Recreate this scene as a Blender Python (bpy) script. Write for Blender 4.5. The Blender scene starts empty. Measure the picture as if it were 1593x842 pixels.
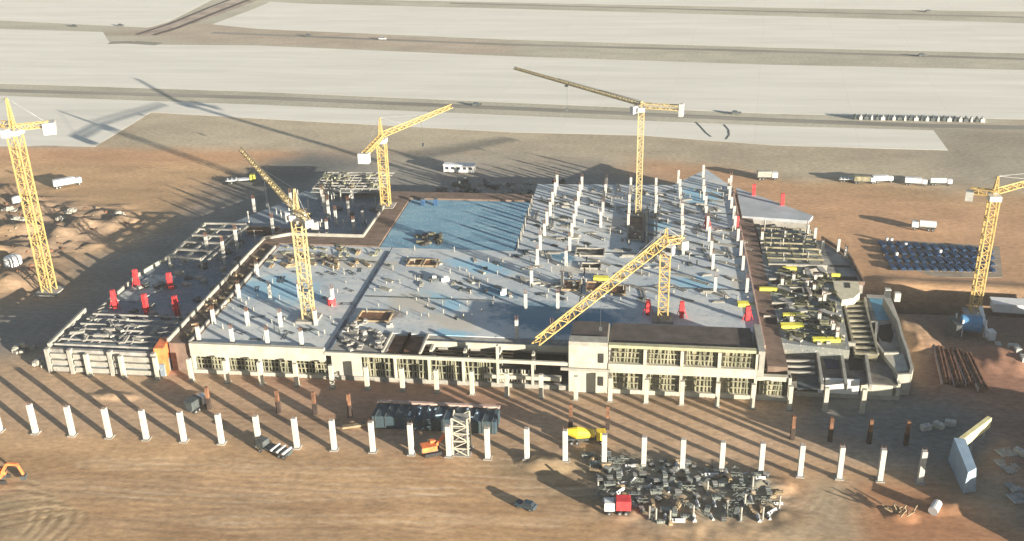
import bpy, math, random
import numpy as np
from mathutils import Vector, Matrix
R = math.radians
C = bpy.context.scene.collection
scene = bpy.context.scene
random.seed(7)

# ---------------------------------------------------------------- camera, sky, sun, exposure
CAM_H, PITCH, ROLL, FPX, YAW = 134.0, R(23.7), R(-1.4), 1590.0, R(8.0)   # YAW: camera looks 8 deg left of +Y (the building grid)
F0 = Vector((-math.sin(YAW) * math.cos(PITCH), math.cos(YAW) * math.cos(PITCH), -math.sin(PITCH)))
R0 = Vector((math.cos(YAW), math.sin(YAW), 0))
U0 = R0.cross(F0)
RC = R0 * math.cos(ROLL) + U0 * math.sin(ROLL)
UC = -R0 * math.sin(ROLL) + U0 * math.cos(ROLL)
cam = bpy.data.objects.new('camera', bpy.data.cameras.new('camera')); C.objects.link(cam)
cam.data.sensor_width = 36; cam.data.lens = 36 * FPX / 1593.0
cam.data.clip_start = 1; cam.data.clip_end = 20000
m = Matrix((RC, UC, -F0)).transposed().to_4x4(); m.translation = Vector((0, 0, CAM_H)); cam.matrix_world = m
scene.camera = cam

SUN_EL, SH_AZ = R(8.8), R(-54.5)                       # shadows run towards azimuth SH_AZ (clockwise from +Y)
sd = Vector((-math.sin(SH_AZ) * math.cos(SUN_EL), -math.cos(SH_AZ) * math.cos(SUN_EL), math.sin(SUN_EL)))
w = bpy.data.worlds.new('World'); scene.world = w; w.use_nodes = True
nt = w.node_tree; bg = nt.nodes['Background']
sky = nt.nodes.new('ShaderNodeTexSky'); sky.sky_type = 'NISHITA'; sky.sun_disc = False
sky.sun_elevation = SUN_EL; sky.sun_rotation = math.atan2(sd.x, sd.y)
sky.air_density = .85; sky.dust_density = .5; sky.ozone_density = 1.0
nt.links.new(sky.outputs[0], bg.inputs[0]); bg.inputs[1].default_value = 0.05
sl = bpy.data.lights.new('sun', 'SUN'); sl.energy = 5.0; sl.angle = R(0.3); sl.color = (1.0, 0.90, 0.76)
so = bpy.data.objects.new('sun', sl); C.objects.link(so); so.rotation_euler = sd.to_track_quat('Z', 'Y').to_euler()
scene.view_settings.view_transform = 'Standard'; scene.view_settings.look = 'None'
scene.view_settings.exposure = 1.92; scene.view_settings.gamma = 1

# ---------------------------------------------------------------- helpers
def G(px, py, z=0.0):
    """ground point (at height z) where a surveyed mark of the site lies"""
    d = F0 * FPX + RC * (px - 796.5) + UC * (421 - py)
    t = (z - CAM_H) / d.z
    return (d.x * t, d.y * t)

class MB:
    def __init__(s): s.v = []; s.f = []
    def add(s, vs, fs):
        n = len(s.v); s.v += [tuple(v) for v in vs]; s.f += [tuple(n + i for i in f) for f in fs]; return s
    def box(s, cx, cy, z0, sx, sy, h, rot=0):
        c, n = math.cos(rot), math.sin(rot); P = []
        for z in (z0, z0 + h):
            for a, b in ((-1, -1), (1, -1), (1, 1), (-1, 1)):
                x, y = a * sx / 2, b * sy / 2; P.append((cx + x * c - y * n, cy + x * n + y * c, z))
        return s.add(P, [(3, 2, 1, 0), (4, 5, 6, 7), (0, 1, 5, 4), (1, 2, 6, 5), (2, 3, 7, 6), (3, 0, 4, 7)])
    def bx(s, x0, x1, y0, y1, z0, z1): return s.box((x0 + x1) / 2, (y0 + y1) / 2, z0, x1 - x0, y1 - y0, z1 - z0)
    def prism(s, poly, z0, z1):
        a = sum(poly[i][0] * poly[(i + 1) % len(poly)][1] - poly[(i + 1) % len(poly)][0] * poly[i][1] for i in range(len(poly)))
        if a < 0: poly = poly[::-1]
        n = len(poly)
        P = [(x, y, z0) for x, y in poly] + [(x, y, z1) for x, y in poly]
        return s.add(P, [tuple(range(n))[::-1], tuple(range(n, 2 * n))] + [(i, (i + 1) % n, n + (i + 1) % n, n + i) for i in range(n)])
    def beam(s, p, q, wd, h=None):
        p, q = Vector(p), Vector(q); d = (q - p)
        if d.length < 1e-6: return s
        d.normalize(); h = h or wd
        up = Vector((0, 0, 1)) if abs(d.z) < .95 else Vector((0, 1, 0))
        a = d.cross(up).normalized(); b = a.cross(d).normalized(); P = []
        for o in (p, q):
            for i, j in ((-1, -1), (1, -1), (1, 1), (-1, 1)): P.append(o + a * (i * wd / 2) + b * (j * h / 2))
        return s.add(P, [(0, 1, 2, 3), (7, 6, 5, 4), (0, 4, 5, 1), (1, 5, 6, 2), (2, 6, 7, 3), (3, 7, 4, 0)])
    def tube(s, p, q, r, r2=None, n=10):
        p, q = Vector(p), Vector(q); d = (q - p).normalized(); r2 = r if r2 is None else r2
        up = Vector((0, 0, 1)) if abs(d.z) < .95 else Vector((0, 1, 0))
        a = d.cross(up).normalized(); b = d.cross(a).normalized(); P = []
        for o, rr in ((p, r), (q, r2)):
            for i in range(n):
                t = 2 * math.pi * i / n; P.append(o + a * (math.cos(t) * rr) + b * (math.sin(t) * rr))
        return s.add(P, [tuple(range(n)), tuple(range(2 * n - 1, n - 1, -1))] + [(i, n + i, n + (i + 1) % n, (i + 1) % n) for i in range(n)])
    def dome(s, cx, cy, cz, rx, ry, rz, n=12, m=5):
        P = []
        for j in range(m):
            t = math.pi / 2 * j / m
            for i in range(n):
                a = 2 * math.pi * i / n; P.append((cx + rx * math.cos(a) * math.cos(t), cy + ry * math.sin(a) * math.cos(t), cz + rz * math.sin(t)))
        P.append((cx, cy, cz + rz)); F = [tuple(range(n))[::-1]]
        for j in range(m - 1):
            for i in range(n): F.append((j * n + i, j * n + (i + 1) % n, (j + 1) * n + (i + 1) % n, (j + 1) * n + i))
        for i in range(n): F.append(((m - 1) * n + i, (m - 1) * n + (i + 1) % n, m * n))
        return s.add(P, F)
    def lattice(s, p, q, wd, chord, diag, step=None, tri=False, w2=None):
        """lattice girder from p to q: chords plus zigzag bracing"""
        p, q = Vector(p), Vector(q); L = (q - p).length; d = (q - p).normalized(); w2 = wd if w2 is None else w2
        up = Vector((0, 0, 1)) if abs(d.z) < .95 else Vector((0, 1, 0))
        a = d.cross(up).normalized(); b = a.cross(d).normalized()
        offs = [(-.5, 0), (.5, 0), (0, .9)] if tri else [(-.5, -.5), (.5, -.5), (.5, .5), (-.5, .5)]
        n = max(2, int(L / (step or wd)))
        def pt(k, o):
            t = k / n; ww = wd + (w2 - wd) * t; return p + d * (L * t) + a * (o[0] * ww) + b * (o[1] * ww)
        for o in offs: s.beam(pt(0, o), pt(n, o), chord)
        for k in range(n):
            for i in range(len(offs)):
                o1, o2 = offs[i], offs[(i + 1) % len(offs)]
                if k % 2: o1, o2 = o2, o1
                s.beam(pt(k, o1), pt(k + 1, o2), diag)
                s.beam(pt(k, o1), pt(k, o2), diag)
        return s
    def build(s, name, mat, parent=None, loc=None, rz=0, bevel=0):
        me = bpy.data.meshes.new(name); me.from_pydata(s.v, [], s.f); me.update()
        if mat: me.materials.append(mat)
        o = bpy.data.objects.new(name, me); C.objects.link(o)
        if loc: o.location = loc
        o.rotation_euler.z = rz
        if parent: o.parent = parent
        if bevel:
            b = o.modifiers.new('bevel', 'BEVEL'); b.width = bevel; b.segments = 2; b.limit_method = 'ANGLE'
        return o

TODO_B = []
def tag(o, label=None, cat=None, group=None, kind=None):
    for k, v in (('label', label), ('category', cat), ('group', group), ('kind', kind)):
        if v: o[k] = v
    return o
def thing(name, loc, rz, label, cat, group=None):
    o = bpy.data.objects.new(name, None); C.objects.link(o); o.location = loc if len(loc) == 3 else (*loc, 0)
    o.rotation_euler.z = rz; o.empty_display_size = .5
    return tag(o, label, cat, group)
KIDS = {}
def kids(o): return [c for c in bpy.data.objects if c.parent == o]
def dup(o, loc, rz=None, label=None, scale=None):
    ch = KIDS.setdefault(o.name, None)
    if ch is None: ch = KIDS[o.name] = [(c, kids(c)) for c in kids(o)]
    r = o.copy(); C.objects.link(r); r.location = loc if len(loc) == 3 else (*loc, 0)
    if rz is not None: r.rotation_euler.z = rz
    if label: r['label'] = label
    if scale: r.scale = scale
    for c, gs in ch:
        n = c.copy(); C.objects.link(n); n.parent = r
        for g in gs: k = g.copy(); C.objects.link(k); k.parent = n
    return r

def mat(name, col, rough=.85, var=.15, scale=.6, metal=0, bump=0, stretch=None, second=None, spec=.3):
    M = bpy.data.materials.new(name); M.use_nodes = True; N = M.node_tree.nodes; L = M.node_tree.links; b = N['Principled BSDF']
    b.inputs['Roughness'].default_value = rough; b.inputs['Metallic'].default_value = metal
    b.inputs['Specular IOR Level'].default_value = spec
    tc = N.new('ShaderNodeNewGeometry'); mp = N.new('ShaderNodeMapping'); L.new(tc.outputs['Position'], mp.inputs[0])
    if stretch: mp.inputs['Scale'].default_value = stretch
    nz = N.new('ShaderNodeTexNoise'); nz.inputs['Scale'].default_value = scale; nz.inputs['Detail'].default_value = 6; nz.inputs['Roughness'].default_value = .65
    L.new(mp.outputs[0], nz.inputs['Vector'])
    rp = N.new('ShaderNodeValToRGB'); rp.color_ramp.elements[0].position = .32; rp.color_ramp.elements[1].position = .68
    lo = second or tuple(c * (1 - var * 2) for c in col); hi = tuple(min(1, c * (1 + var * .6)) for c in col)
    rp.color_ramp.elements[0].color = (*lo, 1); rp.color_ramp.elements[1].color = (*hi, 1)
    L.new(nz.outputs[0], rp.inputs[0]); L.new(rp.outputs[0], b.inputs['Base Color'])
    if bump:
        bp = N.new('ShaderNodeBump'); bp.inputs['Strength'].default_value = .6; bp.inputs['Distance'].default_value = bump
        n2 = N.new('ShaderNodeTexNoise'); n2.inputs['Scale'].default_value = scale * 4; n2.inputs['Detail'].default_value = 5
        L.new(mp.outputs[0], n2.inputs['Vector']); L.new(n2.outputs[0], bp.inputs['Height']); L.new(bp.outputs[0], b.inputs['Normal'])
    return M
white = mat('white_concrete', (.42, .41, .37), .8, .16, 1.3)
pale = mat('pale_concrete', (.29, .28, .24), .85, .15, .5)
cream = mat('cream_render', (.40, .38, .305), .85, .12, .35)
wet_shade, lightb, beige, browns = (.035, .15, .23), (.22, .42, .53), (.44, .41, .34), (.15, .10, .07)  # first tone: blue sky shade on a damp floor, painted as patches
PATCH = ((850, 495, 17, 9, wet_shade, -.4), (775, 455, 8, 4, wet_shade, -.3), (930, 500, 9, 7, wet_shade, 0), (745, 415, 11, 5, lightb, -.4), (690, 470, 10, 4, lightb, -.5), (705, 520, 6, 3, lightb, -.2), (560, 410, 14, 5, beige, 0), (640, 470, 9, 6, beige, -.3), (430, 450, 14, 9, lightb, -.4), (700, 500, 9, 4, beige, -.5), (1090, 305, 8, 9, lightb, 0), (1025, 350, 4, 5, lightb, 0), (595, 490, 6, 4, browns, 0), (1150, 440, 2.5, 6, beige, 0), (905, 420, 8, 4, beige, 0), (960, 345, 7, 5, beige, 0), (870, 400, 6, 3, wet_shade, -.4), (1080, 440, 8, 5, lightb, -.3), (470, 400, 14, 4, browns, 0))
def deckmat(name, c1, c2, c3, c4, patches=()):
    M = bpy.data.materials.new(name); M.use_nodes = True; N = M.node_tree.nodes; L = M.node_tree.links; b = N['Principled BSDF']; b.inputs['Roughness'].default_value = .75; b.inputs['Specular IOR Level'].default_value = .25
    ge = N.new('ShaderNodeNewGeometry'); prev = None
    NZ = N.new('ShaderNodeTexNoise'); NZ.inputs['Scale'].default_value = .16; NZ.inputs['Detail'].default_value = 8; NZ.inputs['Roughness'].default_value = .7; L.new(ge.outputs['Position'], NZ.inputs['Vector'])
    for i, (sc, rot, st, ca, cb, p0, p1) in enumerate(((.045, 0, (1, 1, 1), c1, c2, .42, .6), (.11, 33, (.5, 1.6, 1), c3, None, .52, .68), (.35, 10, (1, 1.4, 1), c4, None, .6, .66), (.8, 5, (.6, 1.5, 1), (.10, .11, .115), None, .60, .70), (1.7, -35, (1.6, .5, 1), (.52, .51, .47), None, .58, .66))):
        mp = N.new('ShaderNodeMapping'); mp.inputs['Rotation'].default_value = (0, 0, R(rot)); mp.inputs['Scale'].default_value = st; mp.inputs['Location'].default_value = (i * 13, i * 7, 0); L.new(ge.outputs['Position'], mp.inputs[0])
        nz = N.new('ShaderNodeTexNoise'); nz.inputs['Scale'].default_value = sc; nz.inputs['Detail'].default_value = 7; nz.inputs['Roughness'].default_value = .68; L.new(mp.outputs[0], nz.inputs['Vector'])
        rp = N.new('ShaderNodeMapRange'); rp.inputs[1].default_value = p0; rp.inputs[2].default_value = p1; L.new(nz.outputs[0], rp.inputs[0])
        mx = N.new('ShaderNodeMix'); mx.data_type = 'RGBA'; L.new(rp.outputs[0], mx.inputs[0])
        if prev is None: mx.inputs[6].default_value = (*ca, 1); mx.inputs[7].default_value = (*cb, 1)
        else: L.new(prev, mx.inputs[6]); mx.inputs[7].default_value = (*ca, 1)
        prev = mx.outputs[2]
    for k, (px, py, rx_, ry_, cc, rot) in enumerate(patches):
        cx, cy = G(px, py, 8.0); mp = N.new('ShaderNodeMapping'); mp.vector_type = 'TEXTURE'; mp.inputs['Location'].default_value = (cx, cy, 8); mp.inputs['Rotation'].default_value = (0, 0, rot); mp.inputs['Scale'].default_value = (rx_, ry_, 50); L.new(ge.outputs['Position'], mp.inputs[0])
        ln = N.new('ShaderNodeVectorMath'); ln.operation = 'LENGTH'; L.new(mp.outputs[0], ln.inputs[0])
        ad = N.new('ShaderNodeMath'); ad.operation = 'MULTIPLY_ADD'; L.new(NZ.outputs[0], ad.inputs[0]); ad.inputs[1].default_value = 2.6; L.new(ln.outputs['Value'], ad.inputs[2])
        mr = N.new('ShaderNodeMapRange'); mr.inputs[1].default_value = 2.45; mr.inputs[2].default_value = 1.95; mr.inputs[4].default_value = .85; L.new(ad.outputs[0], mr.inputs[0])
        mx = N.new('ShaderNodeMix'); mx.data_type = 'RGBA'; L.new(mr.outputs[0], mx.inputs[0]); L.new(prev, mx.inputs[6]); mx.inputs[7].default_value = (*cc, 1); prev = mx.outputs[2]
    L.new(prev, b.inputs['Base Color']); return M
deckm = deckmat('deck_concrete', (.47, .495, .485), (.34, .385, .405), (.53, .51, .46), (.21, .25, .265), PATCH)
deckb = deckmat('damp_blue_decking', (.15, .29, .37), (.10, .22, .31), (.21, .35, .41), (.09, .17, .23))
annexm = deckmat('annex_concrete', (.22, .225, .19), (.15, .17, .175), (.28, .27, .21), (.10, .10, .10))
darkc = mat('dark_membrane', (.085, .07, .062), .8, .25, .3)
brownp = mat('brown_strip', (.17, .12, .09), .9, .25, .3)
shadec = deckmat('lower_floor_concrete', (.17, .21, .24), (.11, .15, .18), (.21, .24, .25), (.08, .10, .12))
greyc = mat('grey_concrete', (.30, .29, .26), .9, .25, .3)
void = mat('dark_interior', (.03, .028, .025), .9, .2, .5)
form = mat('formwork_timber', (.26, .23, .15), .85, .35, .4, second=(.07, .075, .045))
greenish = mat('weathered_infill', (.26, .25, .17), .9, .4, .35, second=(.11, .115, .075))
timber = mat('timber', (.30, .23, .14), .8, .3, .7)
steel = mat('steel', (.33, .34, .34), .5, .25, .6, metal=.4)
dsteel = mat('dark_steel', (.085, .10, .10), .6, .3, .5, metal=.2)
rust = mat('rusty_steel', (.20, .10, .055), .9, .35, .5)
rustd = mat('dark_timber_and_shade', (.05, .035, .028), .9, .3, .6)  # also the shaded lower half painted on the brown columns
craney = mat('crane_yellow', (.46, .325, .12), .5, .12, .6)
cranep = mat('crane_pale_yellow', (.45, .36, .18), .5, .12, .6)
counter = mat('counterweight_concrete', (.45, .45, .41), .8, .1, .6)
red = mat('red_formwork', (.62, .045, .05), .5, .2, .6)
orange = mat('orange_paint', (.70, .19, .06), .6, .2, .6)
yellow = mat('yellow_paint', (.74, .52, .04), .5, .15, .6)
lemon = mat('yellow_boards', (.75, .68, .08), .6, .15, .8)
whitep = mat('white_paint', (.58, .58, .56), .4, .06, .8)
glass = mat('dark_glass', (.03, .04, .05), .1, .1, 1, spec=.6)
rubber = mat('rubber', (.03, .03, .03), .9, .1, 1)
blue = mat('blue_paint', (.08, .22, .38), .5, .2, .4)
bluec = mat('blue_grey_panel_shade', (.25, .34, .42), .6, .1, .3)  # roof scraps, and the shade painted on the hopper wall
navy = mat('navy_bars', (.035, .09, .19), .45, .3, .5)
olive = mat('olive_timber', (.15, .145, .09), .85, .35, .5, second=(.07, .075, .05))
scaf = mat('weathered_grey_green', (.22, .235, .20), .8, .3, .5, second=(.11, .125, .115))
tarp = mat('dark_green_tarpaulin', (.035, .05, .05), .7, .4, .3, second=(.02, .045, .07))
pink = mat('pinkish_board', (.46, .33, .27), .85, .2, .6)
poolm = mat('blue_lining', (.10, .30, .42), .4, .25, .2)

# ---------------------------------------------------------------- terrain: one sheet, relief and soil colours
rng = np.random.RandomState(3)
TAB = rng.rand(256, 256)
def vn(x, y, s, seed=0):
    x = x / s + seed * 17.3; y = y / s + seed * 9.1
    xi = np.floor(x).astype(int); yi = np.floor(y).astype(int); fx = x - xi; fy = y - yi
    fx = fx * fx * (3 - 2 * fx); fy = fy * fy * (3 - 2 * fy)
    g = lambda a, b: TAB[a % 256, b % 256]
    return (g(xi, yi) * (1 - fx) + g(xi + 1, yi) * fx) * (1 - fy) + (g(xi, yi + 1) * (1 - fx) + g(xi + 1, yi + 1) * fx) * fy
def fbm(x, y, s, seed=0, o=4):
    t = 0; a = 1; n = 0
    for k in range(o): t = t + a * vn(x, y, s / 2 ** k, seed + k); n += a; a *= .5
    return t / n
def sdist(X, Y, poly):
    d = np.full(X.shape, 1e9); ins = np.zeros(X.shape, bool); n = len(poly)
    for i in range(n):
        ax, ay = poly[i]; bx_, by_ = poly[(i + 1) % n]
        ex, ey = bx_ - ax, by_ - ay; t = np.clip(((X - ax) * ex + (Y - ay) * ey) / (ex * ex + ey * ey + 1e-9), 0, 1)
        d = np.minimum(d, np.hypot(X - ax - t * ex, Y - ay - t * ey))
        cnd = (ay > Y) != (by_ > Y); xx = ax + (Y - ay) / ((by_ - ay) if abs(by_ - ay) > 1e-9 else 1e-9) * ex
        ins ^= cnd & (X < xx)
    return np.where(ins, -d, d)
def PXP(l): return [G(*p) for p in l]
def zone(X, Y, pix, soft, warp=0, ws=25, seed=1):
    Wx = X + (fbm(X, Y, ws, seed) - .5) * warp * 2; Wy = Y + (fbm(X, Y, ws, seed + 5) - .5) * warp * 2
    return 1 / (1 + np.exp(np.clip(sdist(Wx, Wy, PXP(pix)) / soft, -30, 30)))

xs = np.concatenate([-np.geomspace(6000, 330, 26), np.arange(-320, -190, 3.0), np.arange(-190, 140, .85), np.arange(140, 330, 3.0), np.geomspace(335, 6000, 26)])
ys = np.concatenate([[-3000, -800, -200, 0, 60, 100], np.arange(130, 240, .7), np.arange(240, 420, 1.7), np.arange(420, 980, 4.0), np.geomspace(985, 14000, 20)])
X, Y = np.meshgrid(xs, ys)
near = np.clip(1 - sdist(X, Y, [(-450, 60), (300, 60), (300, 430), (-450, 430)]) / 30, 0, 1)
# heights
Z = (fbm(X, Y, 30, 1) - .5) * .5 * near + (fbm(X * .3, Y, 5, 4) - .5) * .10 * near
MOUNDS = []
RIDG = [(1462, 565), (1478, 568), (1494, 572), (1512, 578), (1530, 590)]
def mound(px, py, rx, ry, h, rough=.5, rot=0, pos=None):
    cx, cy = pos or G(px, py)
    MOUNDS.append((cx, cy, rx, ry, h))
    c, n = math.cos(rot), math.sin(rot)
    dx = (X - cx) * c + (Y - cy) * n; dy = -(X - cx) * n + (Y - cy) * c
    r = np.hypot(dx / rx, dy / ry) * (1 + (fbm(X, Y, max(2, rx * .5), int(px) % 50) - .5) * rough)
    global Z
    Z = Z + h * np.clip(1 - r, 0, 1) ** .9 * (0.6 + .5 * vn(X, Y, max(1.5, rx * .3), 3) + .35 * vn(X, Y, 1.7, 6))
# spoil west of the site
deb = zone(X, Y, [(0, 290), (60, 300), (190, 330), (215, 345), (120, 400), (60, 440), (0, 470)], 3, 5)
Z += deb * (np.abs(fbm(X, Y, 7, 9) - .5) * 7 + (vn(X, Y, 2.4, 5) - .5) * 1.2)
for a in ((20, 300, 9, 5, 3), (60, 330, 8, 4, 3), (140, 352, 9, 4, 2.5), (100, 370, 7, 4, 2.5), (30, 360, 10, 5, 3.5), (15, 440, 12, 8, 3), (185, 345, 5, 3, 1.5), (0, 395, 10, 4, 3)): mound(*a)
# spoil and berms east of the site
for a in ((1545, 560, 10, 8, 2.0), (1590, 560, 12, 9, 2.4), (1465, 610, 7, 3, 2), (1520, 625, 16, 3.5, 1.6), (1400, 520, 8, 14, 2.2), (1560, 700, 10, 16, 2.5), (1590, 760, 8, 12, 2.5), (1440, 540, 5, 8, 1.5)): mound(*a)
# front: heap in the yard, small piles
for a in ((850, 722, 7, 3.5, 1.8), (300, 618, 4, 2.5, 1), (1402, 803, 3.5, 2.5, .9), (175, 617, 7, 2.5, .9), (1180, 755, 8, 4, 1.4), (1500, 790, 9, 3, 1.0), (555, 660, 5, 2, 1.2)): mound(*a)
Z += zone(X, Y, [(905, 700), (1190, 735), (1222, 775), (1215, 815), (1010, 820), (940, 795)], 2, 3) * (vn(X, Y, 2.2, 8) - .3) * 1.0
# ridge above the excavation: stepped bank, east
bank = zone(X, Y, [(1335, 440), (1365, 432), (1593, 447), (1800, 460), (1800, 475), (1593, 466), (1345, 452)], 1.2, 1.5)
Z += bank * 1.2
Z -= 6.5 * zone(X, Y, [(1340, 452), (1365, 450), (1700, 468), (1700, 492), (1593, 489), (1372, 481)], .6, .8)
# large unseen hills added beyond the right edge of the site, shaped to shade the ground in front of the annex
def ruts():
    pass
def hill(x0, x1, y0, y1, h, seed):
    global Z
    d = sdist(X + (fbm(X, Y, 12, seed) - .5) * 8, Y + (fbm(X, Y, 12, seed + 3) - .5) * 8, [(x0, y0), (x1, y0), (x1, y1), (x0, y1)])
    Z = Z + h * np.clip(-d / 12, 0, 1) * (.85 + .3 * fbm(X, Y, 14, seed + 7))
hill(95, 150, 155, 214, 11.8, 2)
hill(112, 150, 232, 268, 13, 6)
# flat pads: aprons, buildings
APR = {
 'far': [(-300, -40), (1900, -40), (1900, 30), (1593, 18), (1200, 12), (800, 4), (480, -2), (395, -4), (330, 0), (262, 34), (230, 43), (0, 32), (-400, 20)],
 'upper': [(395, 14), (420, 3), (480, 6), (800, 14), (1200, 25), (1560, 35), (1900, 50), (1900, 95), (1593, 83), (1200, 74), (800, 62), (400, 45), (330, 38)],
 'middle': [(-400, 30), (0, 45), (160, 50), (170, 66), (240, 70), (400, 71), (800, 88), (1200, 101), (1593, 109), (1900, 118), (1900, 196), (1593, 186), (1200, 177), (800, 160), (400, 143), (0, 130), (-400, 112)],
 'lower': [(-400, 130), (0, 149), (400, 163), (800, 180), (1200, 196), (1452, 203), (1475, 234), (1200, 226), (1000, 211), (800, 206), (480, 189), (235, 175), (148, 228), (0, 228), (-400, 222)],
}
flat = np.zeros(X.shape)
for k, p in APR.items(): flat = np.maximum(flat, 1 / (1 + np.exp(np.clip(sdist(X, Y, PXP(p)) / 1.5, -30, 30))))
bpads = [[(-166, 222), (72, 222), (72, 345), (35, 395), (-90, 395), (-150, 395), (-166, 290)]]
for p in bpads: flat = np.maximum(flat, 1 / (1 + np.exp(np.clip(sdist(X, Y, p) / 1.2, -30, 30))))
Z = Z * (1 - flat) - .02 * flat
# trench crossing the far apron
tr = zone(X, Y, [(205, 54), (235, 56), (395, 0), (440, -18), (400, -18), (360, -3), (285, 26)], 2.2)
# soil colours, with shade painted into some zones
col = np.empty(X.shape + (3,)); col[:] = (.425, .275, .148)
n1 = fbm(X * .45, Y, 26, 11)[..., None]; n2 = fbm(X * .45, Y, 6, 13, 5)[..., None]
col *= .72 + .56 * n1; col *= .72 + .56 * n2
def paint(mask, c, keep=.35):
    global col
    m_ = mask[..., None]; base = np.array(c) * np.array((1.04, 1.0, .93)) * (.8 + .4 * n1) * (.82 + .36 * n2)
    col = col * (1 - m_) + base * m_
paint(zone(X, Y, [(-800, -60), (2400, -60), (2400, 215), (1593, 190), (1475, 240), (235, 172), (148, 232), (-800, 228)], 3), (.37, .36, .30))
paint(zone(X, Y, [(235, 172), (1475, 232), (1593, 185), (2200, 200), (2200, 310), (1240, 282), (1000, 262), (700, 238), (140, 234)], 3, 4), (.385, .34, .26))
paint(zone(X, Y, [(1440, 200), (1900, 190), (1900, 300), (1480, 290)], 5, 12), (.30, .275, .225))
paint(zone(X, Y, [(-300, 229), (350, 231), (520, 240), (700, 262), (340, 252), (-300, 256)], 3, 5), (.46, .28, .165))
paint(zone(X, Y, [(985, 245), (1130, 262), (1260, 300), (1700, 330), (1700, 455), (1340, 445), (1250, 330), (1000, 275)], 3, 5), (.43, .27, .165))
paint(zone(X, Y, [(270, 40), (330, 36), (420, 44), (800, 66), (800, 86), (420, 70), (260, 66)], 3, 5), (.36, .31, .25))
paint(tr, (.22, .12, .075))
paint(zone(X, Y, [(-300, 560), (60, 460), (330, 300), (470, 235), (930, 250), (1060, 300), (1100, 620), (60, 572)], 5, 8), (.20, .20, .19))  # mostly shade round the building, painted as a grey ground tone
paint(zone(X, Y, [(560, 240), (800, 240), (860, 262), (620, 262)], 5, 8), (.34, .31, .26))
paint(zone(X, Y, [(90, 578), (1230, 622), (1440, 640), (1440, 735), (1100, 725), (640, 705), (0, 672), (-100, 600), (0, 575)], 2.5, 4), (.41, .295, .20))
paint(zone(X, Y, [(400, 590), (700, 595), (800, 640), (620, 660), (400, 610)], 4, 6), (.36, .22, .16))
paint(zone(X, Y, [(1215, 745), (1330, 752), (1340, 842), (1240, 842)], 3, 5), (.38, .20, .105))
paint(zone(X, Y, [(1265, 745), (1340, 750), (1325, 842), (1180, 845), (1235, 800)], 2, 4), (.40, .33, .235))
paint(zone(X, Y, [(1345, 755), (1440, 750), (1593, 830), (1593, 870), (1340, 842)], 2, 4), (.35, .185, .105))
paint(zone(X, Y, [(905, 700), (1000, 705), (1190, 735), (1222, 775), (1205, 812), (1010, 818), (940, 795)], 2, 3), (.16, .175, .155))
paint(zone(X, Y, [(800, 715), (905, 715), (950, 790), (880, 770), (800, 735)], 3, 4), (.17, .14, .09))
paint(zone(X, Y, [(-60, 755), (45, 760), (75, 800), (40, 842), (-60, 842)], 3, 4), (.24, .20, .13))
paint(zone(X, Y, [(1235, 590), (1440, 600), (1800, 660), (1800, 860), (1593, 810), (1460, 735), (1240, 665)], 3, 4), (.15, .165, .165))  # shaded ground before the annex deepened with grey-teal colour
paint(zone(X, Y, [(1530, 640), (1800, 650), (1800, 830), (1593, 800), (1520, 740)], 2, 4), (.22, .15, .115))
paint(zone(X, Y, [(1440, 530), (1700, 540), (1700, 660), (1450, 622)], 2, 4), (.27, .155, .11))
paint(zone(X, Y, [(1360, 455), (1700, 470), (1700, 540), (1450, 530), (1380, 490)], 3, 5), (.13, .10, .085))  # pit shade east of the annex painted as darker ground
paint(zone(X, Y, [(1345, 452), (1365, 452), (1700, 470), (1700, 486), (1593, 482), (1380, 478)], 1.5, 2), (.04, .032, .028))  # shaded trench floor, its darkness painted in
paint(zone(X, Y, [(340, 288), (420, 250), (480, 238), (560, 254), (505, 275), (440, 298), (400, 325)], 3, 5), (.12, .13, .13))  # building shadow behind the wing painted onto the ground
paint(deb, (.30, .22, .155))
st_ = np.clip((fbm(X * .22, Y, 6, 31, 4) - .47) * 6, 0, 1) * zone(X, Y, [(-200, 700), (640, 712), (1240, 760), (1240, 900), (-300, 900)], 3)
paint(st_ * .4, (.33, .20, .105))
st_ = np.clip((fbm(X * .2, Y, 4, 37, 4) - .55) * 8, 0, 1) * zone(X, Y, [(-200, 700), (640, 712), (1240, 760), (1240, 900), (-300, 900)], 3)
paint(st_ * .35, (.52, .38, .25))
# tyre tracks on the open ground
rg = np.random.RandomState(5)
def track(pix, wd=.4, gap=2.3, c=(.24, .155, .09), a=.5):
    P = [np.array(p) for p in PXP(pix)]; Q = []
    for i in range(len(P) - 1):
        p0, p1, p2, p3 = P[max(i - 1, 0)], P[i], P[i + 1], P[min(i + 2, len(P) - 1)]
        for t in np.linspace(0, 1, 7)[:-1]: Q.append(.5 * ((2 * p1) + (p2 - p0) * t + (2 * p0 - 5 * p1 + 4 * p2 - p3) * t * t + (3 * p1 - p0 - 3 * p2 + p3) * t ** 3))
    Q.append(P[-1]); d1 = np.full(X.shape, 1e9)
    for i in range(len(Q) - 1):
        ax, ay = Q[i]; ex, ey = Q[i + 1] - Q[i]; t = np.clip(((X - ax) * ex + (Y - ay) * ey) / (ex * ex + ey * ey + 1e-9), 0, 1); d1 = np.minimum(d1, np.hypot(X - ax - t * ex, Y - ay - t * ey))
    m_ = np.clip(1.3 - np.abs(d1 - gap / 2) / wd, 0, 1) * a * (.4 + .9 * vn(X, Y, 6, 8)); m_ = np.clip(m_, 0, 1); global Z
    Z = Z - .05 * m_; paint(m_, c)
for k in range(13):
    y0 = rg.uniform(722, 835); x0 = rg.uniform(-200, 500); n_ = rg.randint(4, 7); yy = y0; pts = []
    for q in range(n_): pts.append((x0 + q * rg.uniform(150, 230), yy)); yy += rg.uniform(-8, 16)
    track(pts, c=(.27, .18, .115) if k % 3 else (.52, .42, .31))
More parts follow.
